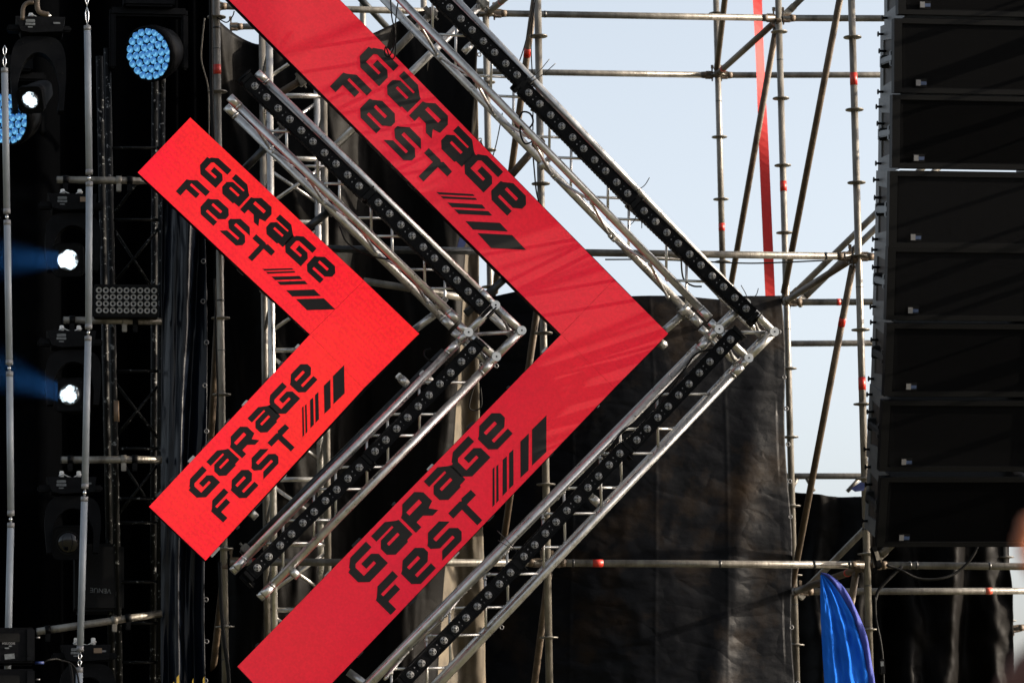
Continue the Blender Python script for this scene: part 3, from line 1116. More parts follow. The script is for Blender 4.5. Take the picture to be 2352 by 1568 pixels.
def folds_curt(s, t):
    x = s * (1 - .45 * max(0, .55 - t)) if t < .55 else s
    return .05 * math.sin(10 * x + 1.5 * math.sin(3 * t)) + .02 * math.sin(21 * x + 4 * t) + .02 * fbm(s * 4, t * 4, 31)


o4 = cloth('curtain', 'glossy black plastic curtain hanging left of the smaller screen', 'curtain',
           [(372, 420), (470, 420)], [(370, 1660), (477, 1660)], 0.75, 60, 120, folds_curt, M['curtain'],
           edge_fn=lambda s, t: s * (6 * math.sin(6 * t) - 2))
grommets(o4, [(467, 600), (466, 692), (474, 786), (470, 885), (474, 990), (470, 1030), (473, 1376), (474, 1472), (472, 1562)], .70)
cloth('backdrop', 'matt black backdrop closing the dark stage on the left', 'backdrop', [(-500, -260), (500, -260)], [(-500, 1900), (524, 1900)], 3.2, 60, 20,
      lambda s, t: .08 * math.sin(40 * s) + .05 * math.sin(17 * s + 2), M['backcloth'])
cloth('side_drape', 'matt black side drape behind the left scaffold pole', 'drape', [(372, -200), (497, -200)], [(374, 1800), (524, 1800)], 1.7, 24, 20,
      lambda s, t: .05 * math.sin(20 * s), M['backcloth'])
# ================================================================== stage lights on the left
# black worn truss post
root = thing('lighting_truss', 'black lattice post with chipped paint carrying the stage lights', 'truss', at(310, 1660, .5))
Yt = .92
for (x0, y0, x1, r, dy) in ((246, 112, 262, .024, 0), (228, 130, 246, .024, .12), (372, 180, 366, .024, 0), (356, 180, 352, .024, .12)):
    m = MB()
    a, b = at(x0, y0, Yt + dy), at(x1 + 14 if x0 < 300 else x1, 1680, Yt + dy)
    m.tube(a, b, r, 14)
    m.build('chord', M['worn'], root)
ys = [340, 505, 677, 852, 1030, 1145, 1200, 1336, 1430, 1520]
for k, y in enumerate(ys):
    m = MB()
    xl = 252 + (y - 112) / 1568 * 28
    m.tube(at(xl, y, Yt), at(369, y, Yt), .011, 10)
    m.build('rung', M['worn'], root)
for (a, b) in (((262, 650), (368, 520)), ((368, 690), (264, 530)), ((268, 1000), (368, 880)), ((266, 880), (366, 1010)), ((270, 1044), (366, 1190)), ((366, 1062), (272, 1180)), ((262, 490), (366, 350))):
    m = MB()
    m.tube(at(*a, Yt), at(*b, Yt), .010, 10)
    m.build('brace', M['worn'], root)
# tan tape on the post
m = MB()
m.tube(at(264, 921, Yt), at(265, 968, Yt), .026, 12)
m.build('tape', M['brass'], root)

# hanging pipes
for (p0, p1, lab) in (((130, 413), (360, 416), 'upper grey pipe above the top lit spot, clamped to the black post'),
                      ((145, 735), (372, 738), 'grey pipe just under the many-lens lamp panel'),
                      ((140, 1056), (372, 1055), 'grey pipe above the unlit lowest spot'),
                      ((84, 1450), (372, 1408), 'sloping grey pipe near the bottom left corner')):
    a, b = at(*p0, .74), at(*p1, .74)
    rt_ = thing('hanging_pipe', lab, 'pipe', a, 'pipes carrying the stage lights')
    m = MB()
    m.tube(a, b, .024, 16)
    m.tube(a - (b - a).normalized() * .001, a + (b - a).normalized() * .004, .0245, 16, mi=1)
    m.build('tube', [M['galv'], M['darksteel']], rt_)
    d = (b - a).normalized()
    for t in (.09, .62, .73):
        c = a + d * (b - a).length * t
        m = MB()
        m.tube(c - d * .018, c + d * .018, .031, 14)
        m.box(c + Vector((0, 0, -.045)), (.016, .02, .03), bev=.004)
        m.build('clamp', M['galv'] if t == .62 else M['blackpaint'], rt_)


def basis(d):
    d = Vector(d).normalized()
    x = Vector((0, 0, 1)).cross(-d)
    x = -x.normalized() if x.x < 0 else x.normalized()
    z = x.cross(d)
    if z.z < 0:
        z = -z
    return x, d, z


def rrect(c, X, Z, hx, hz, r, n=6):
    o = []
    for (sx, sz, a0) in ((1, 1, 0), (-1, 1, 90), (-1, -1, 180), (1, -1, 270)):
        for k in range(n + 1):
            a = R(a0 + 90 * k / n)
            o.append(c + X * (sx * (hx - r) + r * math.cos(a)) + Z * (sz * (hz - r) + r * math.sin(a)))
    return o


def lamp_mat(f):
    m = mat('lit_lamp', (0.01, 0.012, 0.015), rough=0.15)
    t = m.node_tree
    L = t.links.new
    p = t.nodes['Principled BSDF']
    tc = t.nodes.new('ShaderNodeTexCoord')
    n = t.nodes.new('ShaderNodeTexNoise')
    n.inputs['Scale'].default_value = 26
    n.inputs['Detail'].default_value = 3
    L(tc.outputs['Object'], n.inputs['Vector'])
    ln = t.nodes.new('ShaderNodeVectorMath')
    ln.operation = 'LENGTH'
    L(tc.outputs['Object'], ln.inputs[0])
    ad = t.nodes.new('ShaderNodeMath')
    ad.operation = 'MULTIPLY_ADD'
    ad.inputs[1].default_value = 0.09
    L(n.outputs['Fac'], ad.inputs[0])
    L(ln.outputs['Value'], ad.inputs[2])
    mr = t.nodes.new('ShaderNodeMapRange')
    r0_ = .066 * f + .036
    mr.inputs[1].default_value = r0_ - .012
    mr.inputs[2].default_value = r0_ + .024
    mr.inputs[3].default_value = 2.2
    mr.inputs[4].default_value = 0.012
    L(ad.outputs[0], mr.inputs[0])
    p.inputs['Emission Color'].default_value = (0.74, 0.90, 1.0, 1)
    L(mr.outputs[0], p.inputs['Emission Strength'])
    return m


def spot(label, base, head, d, lit, Y=.62, tan=False, bezel=.104):
    b = at(*base, Y)
    h = at(*head, Y - .10)
    root = thing('moving_head_light', label, 'stage light', b, 'moving head spotlights')
    X, Yv, Z = Vector((1, 0, 0)), Vector((0, 1, 0)), Vector((0, 0, 1))
    m = MB()
    m.prism([b + X * x + Z * z + Yv * -.13 for x, z in ((-.16, .05), (.16, .05), (.145, -.045), (-.06, -.058), (-.125, -.045))], (0, .26, 0))
    m.box(b + Vector((-.17, -.05, -.02)), (.045, .05, .022), bev=.01)
    m.box(b + Vector((.17, -.05, -.02)), (.03, .05, .02), bev=.01)
    m.build('base', M['greyplastic'], root)
    m = MB()
    for (x, z, w, hh) in ((-.065, .020, .030, .009), (-.065, -.002, .032, .008), (-.065, -.022, .016, .004), (.105, .008, .022, .006)):
        m.prism(rrect(b + Vector((x, -.1335, z)), X, Z, w, hh, hh * .6, 3), (0, .002, 0))
    if tan:
        m.box(b + Vector((.075, -.1335, .012)), (.026, .0015, .016), mi=1)
    m.build('sticker', [M['sticker'], M['brass']], root)
    m = MB()
    for sx in (-.06, .05):
        m.box(b + Vector((sx, 0, .075)), (.014, .02, .025), bev=.004)
        m.tube(b + Vector((sx, -.06, .07)), b + Vector((sx, .0, .07)), .012, 10)
        m.tube(b + Vector((sx, -.066, .07)), b + Vector((sx, -.055, .07)), .017, 6)
    m.path([b + Vector((-.08 + .03 * k, -.08, .06 + .012 * math.sin(k * 1.7))) for k in range(6)], .004, 6)
    m.build('hook_clamp', M['alu'], root)
    # arch shaped yoke
    outer, inner = [], []
    zt = b.z - .065
    zb = h.z - .06
    cx = (b.x + h.x) / 2 + .02
    H = zt - zb
    for k in range(17):
        a = math.pi * k / 16
        outer.append(Vector((cx + .18 * math.copysign(abs(math.cos(a)) ** .55, math.cos(a)), b.y - .07, zb + H * .45 + H * .55 * math.sin(a) ** .6)))
        inner.append(Vector((cx + .132 * math.cos(a), b.y - .07, zb + H * .30 + H * .48 * math.sin(a))))
    poly = [Vector((cx + .165, b.y - .07, zb))] + outer + [Vector((cx - .165, b.y - .07, zb)), Vector((cx - .128, b.y - .07, zb))] + inner[::-1] + [Vector((cx + .128, b.y - .07, zb))]
    m = MB()
    m.prism(poly, (0, .13, 0))
    for (x, f) in ((-.10, .90), (.08, .90), (.155, .5), (-.155, .5), (.15, .2)):
        m.tube(Vector((cx + x, b.y - .066, zb + H * f)), Vector((cx + x, b.y - .073, zb + H * f)), .006, 8, mi=1)
    m.build('yoke', [M['greyplastic'], M['rubber']], root)
    # head
    Xh, D, Zh = basis(d)
    m = MB()
    m.prism(rrect(h, Xh, Zh, bezel, bezel * 1.05, bezel * .42), D * -.05)
    k = len(m.v)
    ring0 = rrect(h - D * .05, Xh, Zh, bezel * .96, bezel * 1.0, bezel * .5)
    ring1 = rrect(h - D * .30, Xh, Zh, bezel * .70, bezel * .75, bezel * .5)
    m.v += ring0 + ring1
    n = len(ring0)
    for i in range(n):
        j = (i + 1) % n
        m.face((k + i, k + j, k + n + j, k + n + i), 0, True)
    m.face(tuple(k + n + i for i in range(n)))
    m.path(rrect(h + D * .002, Xh, Zh, bezel * .97, bezel * 1.02, bezel * .42), .0035, 6, closed=True)
    for sx in (-1, 1):
        for sz in (-1, 1):
            m.tube(h + Xh * sx * bezel * .72 + Zh * sz * bezel * .76, h + Xh * sx * bezel * .72 + Zh * sz * bezel * .76 + D * .003, .006, 8, mi=1)
    m.lathe(h - D * .005, D, [(bezel * .74, 0), (bezel * .74, .010), (bezel * .69, .014), (bezel * .66, .008)], 28, mi=1)
    m.build('head', [M['blackplastic'], M['rubber']], root)
    m = MB()
    r = bezel * .65
    m.lathe(h + D * .004, D, [(r, 0), (r * .97, .004), (r * .75, .014), (r * .4, .020), (r * .06, .022)], 28)
    m.build('lens', lamp_mat(lit) if lit else M['glass'], root, origin=h)
    return root


spot('topmost moving spotlight, lit, under a wide dark yoke at the left edge', (92, 66), (70, 230), (-.30, -.86, -.42), .62, Y=.52, bezel=.085)
spot('lit moving spotlight beside the tall white tubes, above the many-lens lamp panel', (165, 470), (156, 597), (-.14, -.98, -.10), .80, tan=True)
spot('second lit moving spotlight, below the many-lens lamp panel', (163, 783), (160, 906), (-.16, -.98, .04), .66)
spot('unlit moving spotlight with a dark glass lens, lowest in full view', (163, 1117), (157, 1246), (-.12, -.98, -.16), 0, tan=False)
spot('moving spotlight cut off by the bottom edge, tan plate on its base', (196, 1500), (192, 1640), (-.12, -.98, -.16), 0, tan=True)


def wash(label, c, Y, rx=.168, d=(-.60, -.75, -.30)):
    c = at(*c, Y)
    root = thing('led_wash_light', label, 'stage light', c, 'blue honeycomb wash lights')
    Xh, D, Zh = basis(d)
    m = MB()
    m.lathe(c - D * .22, D, [(rx * .72, 0), (rx * .92, .04), (rx * 1.12, .16), (rx * 1.12, .235), (rx * 1.02, .235), (rx * 1.01, .205)], 40)
    m.build('head', M['blackplastic'], root)
    m = MB()
    for s in (-1, 1):
        m.box(c + Vector((s * .24, .1, .10)), (.022, .05, .19), bev=.012)
    m.box(c + Vector((0, .1, .30)), (.26, .05, .03), bev=.015)
    m.box(c + Vector((0, .1, .38)), (.17, .11, .055), bev=.015)
    m.build('yoke', M['greyplastic'], root)
    p = rx / 3.12
    for qa in range(-3, 4):
        for qb in range(-3, 4):
            if abs(qa + qb) > 3:
                continue
            x = (qa + qb / 2) * p * 1.0
            z = qb * p * .866
            # round the outer corners of the hexagon into a disc
            rad = math.hypot(x, z)
            ringn = max(abs(qa), abs(qb), abs(qa + qb))
            if ringn:
                tgt = ringn * p * .945
                f = 1 + (tgt / rad - 1) * .8
                x, z = x * f, z * f
            cc = c + Xh * x + Zh * z + D * .0
            m = MB()
            hexr = p * .605
            rings = []
            for (f, hgt) in ((1.0, 0.0), (.89, .008), (.62, .017), (.30, .021)):
                rings.append([cc + (Xh * math.cos(a) + Zh * math.sin(a)) * hexr * f * .93 * (1 + .03 * math.sin(3 * a + qa)) + D * hgt for a in [R(30 + 60 * k / 3) for k in range(18)]])
            # hexagonal outline: flatten the circle towards six sides
            for rr, fl in zip(rings, (.9, .75, .3, .0)):
                for k in range(18):
                    a = R(30 + 20 * k)
                    ph = (math.degrees(a) % 60) - 30
                    g_ = math.cos(R(30)) / math.cos(R(ph))
                    ctr = cc + D * ((rr[k] - cc).dot(D))
                    rr[k] = ctr + (rr[k] - ctr) * (1 + (g_ / .95 - 1) * fl)
            k0 = len(m.v)
            for rr in rings:
                m.v += rr
            for q in range(3):
                for k in range(18):
                    j = (k + 1) % 18
                    hi = (k in (3, 4, 5, 6)) and q == 1
                    m.face((k0 + q * 18 + k, k0 + q * 18 + j, k0 + q * 18 + 18 + j, k0 + q * 18 + 18 + k), 0 if q == 0 else (2 if hi or (q == 2 and 9 < k < 17) else 1), True)
            m.face(tuple(k0 + 54 + k for k in range(18)), 1)
            m.build('lens', [M['washedge'], M['wash'], M['washcore']], root)
    return root


wash('blue honeycomb wash light shining at the top beside the scaffold pole', (343, 124), .8)
wash('blue honeycomb wash light at the left edge, behind a white tube', (16, 272), 1.1)
# lamp panel
c = at(290, 691, .62)
root = thing('lamp_panel', 'black lamp panel with four rows of nine round unlit lenses', 'stage light', c)
m = MB()
m.box(c + Vector((0, .05, 0)), (.208, .06, .108), bev=.006)
m.build('housing', M['blackpaint'], root)
for i in range(9):
    for j in range(4):
        q = c + Vector((-.178 + i * .0447, -.012, -.066 + j * .0443))
        m = MB()
        m.lathe(q, (0, -1, 0), [(.0200, 0), (.0200, .004), (.0185, .006), (.0155, .0055), (.009, .002), (.0075, .002)], 18, mis=[0, 0, 0, 0, 1, 1])
        m.build('lens', [M['lenslight'], M['greyplastic']], root)

# tube lights
def chain(m, a, b):
    d = b - a
    x = Vector((.010, 0, 0))
    n = 2
    for k in range(n):
        p, q = a + d * (k / n), a + d * ((k + 1) / n)
        pts = [p, p + (q - p) * .35 + x, p + (q - p) * .7 + x * .9, q, p + (q - p) * .7 - x * .9, p + (q - p) * .35 - x]
        m.path(pts, .0035, 6, closed=True)


STR = ((( (10.5, 157), (16, 491)), ((16.5, 506), (21.5, 838)), ((22, 853), (25, 1184)), ((25, 1200), (16, 1600))),
       (((201, -190), (199, -30)), ((200.5, 60), (205, 401)), ((205, 418), (203.5, 756)), ((202.5, 772), (195, 1122)), ((194, 1140), (184, 1495)), ((182.5, 1532), (178, 1870))))
LBL = (('top white tube light of the left string, hanging over the blue wash light',
        'second white tube light down the left string', 'third white tube light down the left string', 'lowest white tube light of the left string, ending behind the speaker box'),
       ('x', 'top white tube light of the right string, beside the upper black post', 'white tube light of the right string passing the lamp panel',
        'white tube light of the right string in front of the second lit spot', 'white tube light of the right string in front of the unlit spot', 'white tube light at the bottom edge, below a spring hook'))
for si, st in enumerate(STR):
    prev = None
    for k, (a, b) in enumerate(st):
        Y = .16
        A, B = at(*a, Y), at(*b, Y)
        if LBL[si][k] == 'x':
            prev = B
            continue
        root = thing('tube_light', LBL[si][k], 'tube light', A, 'hanging white tube lights')
        d = (B - A).normalized()
        m = MB()
        m.tube(A + d * .03, B - d * .03, .0218, 20)
        m.build('diffuser', M['white'], root)
        for e, s in ((A, 1), (B, -1)):
            m = MB()
            m.tube(e, e + d * s * .032, .0228, 20)
            m.tube(e - d * s * .012, e, .007, 10)
            m.build('end_cap', M['capgrey'], root)
        m = MB()
        if prev is None:
            prev = A + Vector((0, 0, .16))
        gap = (A - prev).length
        if gap > .06:
            chain(m, prev + d * .01, A - d * .008)
        else:
            m.tube(prev, A, .006, 8)
            m.tube(prev + d * gap * .3, prev + d * gap * .7, .011, 10)
        m.build('hanger', M['chrome'], root)
        prev = B


# speaker boxes low left
def text_mesh(body, size, mt, parent, origin, X, Z, name='lettering', bold=0.0):
    cu = bpy.data.curves.new('lettering_curve', 'FONT')
    cu.body = body
    cu.size = size
    cu.align_x = 'CENTER'
    cu.align_y = 'CENTER'
    cu.offset = bold
    to = bpy.data.objects.new('lettering_curve', cu)
    COL.objects.link(to)
    dg = bpy.context.evaluated_depsgraph_get()
    me = bpy.data.meshes.new_from_object(to.evaluated_get(dg))
    m = MB()
    for v in me.vertices:
        m.v.append(Vector(origin) + X * v.co.x + Z * v.co.y)
    for f in me.polygons:
        m.face(tuple(f.vertices))
    bpy.data.objects.remove(to)
    return m.build(name, mt, parent)


for k, (y0, y1) in enumerate(((1441, 1521), (1536, 1620))):
    Y = -.42
    tl, br = at(-90, y0, Y), at(80, y1, Y)
    c = Vector(((tl.x + br.x) / 2, Y + .2, (tl.z + br.z) / 2))
    hx, hz = (br.x - tl.x) / 2, (tl.z - br.z) / 2
    root = thing('loudspeaker', ('upper small black loudspeaker box with white lettering in the bottom left corner', 'lower small black loudspeaker box cut by the bottom edge')[k], 'loudspeaker', c - Vector((0, 0, hz)), 'small loudspeaker boxes at the bottom left')
    m = MB()
    m.box(c, (hx, .2, hz), bev=.012)
    m.build('cabinet', M['blackplastic'], root)
    fx = at(0, y0, Y).x
    m = MB()
    m.prism(rrect(Vector((fx - .03, Y - .004, c.z + hz * .42)), Vector((1, 0, 0)), Vector((0, 0, 1)), .15, .026, .01), (0, .002, 0))
    m.build('handle_recess', M['rubber'], root)
    m = MB()
    m.box(Vector((br.x - .028, Y - .004, c.z)), (.022, .006, hz * .9), bev=.003)
    m.tube(Vector((br.x - .036, Y - .008, c.z - hz * .55)), Vector((br.x - .036, Y - .018, c.z - hz * .55)), .010, 14)
    m.build('rigging_frame', M['greyplastic'], root)
    text_mesh("M'ELODIE", .0185, M['silver'], root, at(20, y0 + (y1 - y0) * .45, Y - .003), Vector((1, 0, 0)), Vector((0, 0, 1)), bold=.0004)
    m = MB()
    q = at(22, y0 + (y1 - y0) * .82, Y - .003)
    m.box(q, (.030, .0012, .016), (Vector((.995, 0, .1)), Vector((0, 1, 0)), Vector((-.1, 0, .995))))
    q = at(16, y0 + (y1 - y0) * .58, Y - .003)
    m.box(q, (.013, .0012, .004))
    m.box(q + Vector((.02, 0, .012)), (.009, .0012, .004))
    m.build('sticker', M['sticker'], root)
    m = MB()
    q = at(82, y0 + (y1 - y0) * .28, Y + .05)
    m.tube(q, q + Vector((.026, 0, 0)), .005, 8)
    m.build('pin', M['silver'], root)
m = MB()
q = at(80, 1522, -.1)
m.tube(q + Vector((0, 0, 0)), q + Vector((.055, 0, .003)), .009, 12)
m.path(catmull([q + Vector((.05, 0, .003)), q + Vector((.09, 0, .02)), q + Vector((.16, .05, .02)), q + Vector((.26, .1, -.05)), q + Vector((.30, .1, -.4))]), .006, 8, mi=1)
tag(m.build('cable', [M['bluetape'], M['rubber']]), 'black cable with a blue plug beside the small loudspeakers', 'cable')
# dark console with upside-down lettering
c = at(226, 1330, 1.1)
root = thing('equipment_case', 'black equipment case with upside-down lettering behind the lowest white tubes', 'equipment case', c - Vector((0, 0, .25)))
m = MB()
m.box(c, (.16, .2, .22), bev=.02)
m.build('body', M['blackpaint'], root)
text_mesh('VENUE', .044, M['sticker'], root, at(231, 1355, 1.1 - .203), Vector((-1, 0, .06)), Vector((-.06, 0, -1)))
# stage smoke lit by the two lamps: a thin closed volume inside the dark stage
m = MB()
a, b = at(-330, 400, .25), at(134, 1130, .25)
m.box(((a.x + b.x) / 2, .50, (a.z + b.z) / 2), ((b.x - a.x) / 2, .26, (a.z - b.z) / 2))
hz = bpy.data.materials.new('stage_smoke')
hz.use_nodes = True
t = hz.node_tree
t.nodes.clear()
pv = t.nodes.new('ShaderNodeVolumePrincipled')
pv.inputs['Color'].default_value = (.8, .85, .9, 1)
pv.inputs['Density'].default_value = 0.004
pv.inputs['Anisotropy'].default_value = 0.3
mo = t.nodes.new('ShaderNodeOutputMaterial')
t.links.new(pv.outputs[0], mo.inputs['Volume'])
tag(m.build('stage_smoke', hz), 'thin smoke in the dark stage where two blue beams show', 'smoke', kind='stuff')
for (p, q) in (((138, 597), (-420, 588)), ((141, 903), (-420, 705))):
    A, B = at(*p, .47), at(*q, .40)
    ld = bpy.data.lights.new('beam_lamp', 'AREA')
    ld.shape = 'DISK'
    ld.size = .12
    ld.spread = R(38)
    ld.energy = 15
    ld.color = (.06, .34, 1.0)
    lo_ = bpy.data.objects.new('beam_lamp', ld)
    COL.objects.link(lo_)
    lo_.location = A
    lo_.rotation_euler = (B - A).to_track_quat('-Z', 'Y').to_euler()


# ================================================================== line array
def array_box():
    root = thing('line_array_speaker', 'x', 'loudspeaker')
    W, H, Dp = 1.12, .435, .60
    t_ = .028                                           # the cabinet narrows to the back, top and bottom
    m = MB()
    P = lambda x, y, z: Vector((x, y, z))
    poly = [P(.075, 0, 0), P(.075, 0, -H), P(.075, .20, -H + .006), P(.075, Dp, -H + t_), P(.075, Dp, -t_), P(.075, .20, -.006)]
    m.prism(poly, (W - .15, 0, 0))
    m.build('cabinet', M['blackplastic'], root)
    m = MB()
    # baffle frame round the grille, wider than the cabinet
    z0, z1 = -.004, -H + .004
    fr = [P(0, -.012, z0), P(W, -.012, z0), P(W, -.012, z1), P(0, -.012, z1)]
    m.prism(fr, (0, .07, 0), holes=[[P(.055, -.012, z0 - .028), P(W - .055, -.012, z0 - .028), P(W - .055, -.012, z1 + .028), P(.055, -.012, z1 + .028)]])
    m.build('front_frame', M['blackpaint'], root)
    m = MB()
    m.box((W / 2, .006, -H / 2), (W / 2 - .058, .006, H / 2 - .034), bev=.003)
    m.build('grille', M['grille'], root)
    m = MB()
    b = P(.185, -.0165, -H + .062)
    m.box(b + P(-.019, 0, 0), (.016, .002, .017))
    m.box(b + P(.016, 0, .0), (.020, .002, .0075), mi=1)
    m.box(b + P(.016, 0, -.010), (.019, .002, .0020), mi=1)
    m.box(b + P(0, .0028, 0), (.040, .002, .023), mi=2)
    m.build('badge', [M['silver'], M['badgeblue'], M['blackpaint']], root)
    for (x0, sgn) in ((.075, -1), (W - .075, 1)):
        # grey side frame with two windows
        m = MB()
        o = [P(x0, .06, .0), P(x0, .06, -H), P(x0, .22, -H - .006), P(x0, Dp - .02, -H - .008), P(x0, Dp - .02, .006), P(x0, .22, .004)]
        hole = [P(x0, .16, -.085), P(x0, .16, -H + .085), P(x0, .30, -H + .095), P(x0, Dp - .10, -H + t_ + .055), P(x0, Dp - .10, -t_ - .055), P(x0, .30, -.095)]
        m.prism(o, (sgn * .012, 0, 0), holes=[hole])
        m.build('side_frame', M['greyframe'], root)
        m = MB()
        m.prism([p + P(sgn * .0015, 0, 0) for p in hole], (sgn * .001, 0, 0))
        m.build('side_panel', M['sidebrown'], root)
        m = MB()
        zc = -H / 2
        m.box((x0 + sgn * .045, .27, zc), (.012, .16, .020), bev=.006)
        m.box((x0 + sgn * .020, .17, zc), (.035, .022, .045), bev=.006)
        m.box((x0 + sgn * .020, .42, zc), (.035, .020, .038), bev=.006)
        m.build('handle', M['darksteel'], root)
        for (y, z) in ((.10, -.06), (.10, -.12), (.10, -H + .05), (.50, -t_ - .02), (.50, -H + t_ + .02), (.47, -.15)):
            m = MB()
            m.tube((x0, y, z), (x0 + sgn * .052, y, z), .0075, 10)
            m.tube((x0 + sgn * .046, y, z), (x0 + sgn * .052, y, z), .016, 12)
            m.build('locking_pin', M['blackpaint'], root)
        m = MB()
        m.box((x0 + sgn * .0135, .085, -.16), (.0012, .012, .05))
        m.build('sticker', M['sticker'], root)
    return root


def grille_mat():
    m = mat('punched_grille', (0.010, 0.011, 0.013), rough=0.7, spec=0.03)
    t = m.node_tree
    L = t.links.new
    p = t.nodes['Principled BSDF']
    tc = t.nodes.new('ShaderNodeTexCoord')
    mp = t.nodes.new('ShaderNodeMapping')
    mp.inputs['Rotation'].default_value = (R(90), 0, 0)
    mp.inputs['Scale'].default_value = (1, 1, 1)
    L(tc.outputs['Object'], mp.inputs[0])
    vo = t.nodes.new('ShaderNodeTexVoronoi')
    vo.voronoi_dimensions = '2D'
    vo.inputs['Scale'].default_value = 75
    vo.inputs['Randomness'].default_value = 0.12
    L(mp.outputs[0], vo.inputs['Vector'])
    cr = t.nodes.new('ShaderNodeValToRGB')
    cr.color_ramp.elements[0].position = .30
    cr.color_ramp.elements[1].position = .42
    cr.color_ramp.elements[0].color = (.0007, .0007, .0008, 1)
    cr.color_ramp.elements[1].color = (.0020, .0022, .0028, 1)
    L(vo.outputs['Distance'], cr.inputs[0])
    L(cr.outputs[0], p.inputs['Base Color'])
    return m


M['grille'] = grille_mat()
M['sidebrown'] = mat('brown_side_panel', (0.010, 0.007, 0.0055), (0.018, 0.012, 0.009), 0.6, 0, 6, 4)
aproto = array_box()
TOPS = ((2066, -134), (2058, 41), (2054, 216), (2048, 391), (2044, 565), (2041, 741), (2032, 918), (2028, 1094))
SZ = (1.14, 1.165, 1.142, 1.195, 1.15, 1.15, 1.13, 1.13)
TILT = (5, 7, 8.5, 10, 13, 15, 17.5, 19.5)
ALB = ('topmost black loudspeaker of the tall hanging stack, cut by the top edge', 'second black loudspeaker of the tall hanging stack',
       'third black loudspeaker of the tall hanging stack, just above the sky slit', 'fourth black loudspeaker of the tall hanging stack, just under the sky slit',
       'fifth loudspeaker of the tall stack, beside the mid-height scaffold node', 'sixth loudspeaker of the tall stack, third from its bottom',
       'next to last black loudspeaker near the bottom of the tall stack', 'bottom black loudspeaker of the tall hanging stack')
Yk = -1.42
TOPS += tuple((2066 + 4 * q, -134 - 178 * q) for q in (1, 2, 3, 4))  # unseen boxes added on top to shade the stage interior
SZ += (1.15,) * 4
TILT += (4, 3, 2, 2)
ALB += tuple('unseen loudspeaker added to the tall stack for shade, %s above the picture' % q for q in ('first', 'second', 'third', 'fourth'))
for k, (p, tl, lab) in enumerate(zip(TOPS, TILT, ALB)):
    o = aproto if k == 0 else copy_tree(aproto)
    if k == 8:
        Yk = -1.50
    o.location = at(p[0] - 5, p[1], Yk)
    o.rotation_euler = (R(tl), 0, 0)
    s = .93
    o.scale = (s, s, s * (1.0 if False else SZ[k]))
    tag(o, lab, 'loudspeaker', 'line array loudspeakers')
    Yk += .46 * math.sin(R(tl))
# unseen tower added beside the stack: its tubes throw the slanting shadows
root = thing('unseen_shadow_tower', 'unseen scaffold tower added right of the loudspeaker stack to cast shadows', 'scaffold tower', (4.4, -1, 1.4))
for (x, y) in ((4.2, -2.4), (5.4, -2.4), (4.2, .35), (5.4, .35)):
    m = MB()
    m.tube((x, y, 1.4), (x, y, 10.5), TUBE, 14)
    m.build('upright', M['galv'], root)
rr = random.Random(3)
for k in range(15):
    z = 3.6 + .46 * k + rr.uniform(-.08, .08)
    x = rr.choice((4.0, 4.15, 4.3, 4.5))
    t_ = rr.choice((0, 0, .0, .35, -.3, .6))
    m = MB()
    m.tube((x, -2.4, z - 1.2 * t_), (x, .35, z + 1.2 * t_), rr.choice((TUBE, TUBE, .03, .04)), 14)
    m.build('shadow_tube', M['galv'], root)
for k in range(11):  # unseen cables added for more shadow streaks on the large screen
    z = 4.6 + .33 * k + rr.uniform(-.1, .1)
    t_ = rr.choice((0, .25, -.25, .5, .1))
    m = MB()
    m.path(catmull([(3.75, -1.9, z - .6 * t_), (3.74, -.9, z - .05), (3.75, .3, z + .6 * t_)], 8), rr.choice((.010, .014, .018)), 8)
    m.build('cable', M['rubber'], root)
m = MB()
m.box((4.62, -.66, 8.75), (.006, .27, 1.8))  # added sheet, never in view, keeps the sun off the stage interior
m.build('shade_sheet', M['tarpdark'], root)
# ================================================================== red strap
m = MB()
a, b = at(1738, -40, 3.2), at(1770, 700, 3.2)
for k in range(30):
    pass
pts = [a.lerp(b, k / 40) for k in range(41)]
wd = Vector((.030, 0, 0))
q0 = len(m.v)
for k, p in enumerate(pts):
    tw = .35 * math.sin(k * .16)
    x = Vector((.037 * math.cos(tw), .037 * math.sin(tw), 0))
    for s in (-1, 1):
        m.v.append(p + x * s)
        m.v.append(p + x * s + Vector((0, .003, 0)))
for k in range(40):
    i = q0 + 4 * k
    for f in ((0, 2, 6, 4), (1, 5, 7, 3), (0, 4, 5, 1), (2, 3, 7, 6)):
        m.face(tuple(i + j for j in f), 0, False)
tag(m.build('webbing_strap', M['strap']), 'wide red webbing strap hanging taut in front of the pale sky', 'strap')


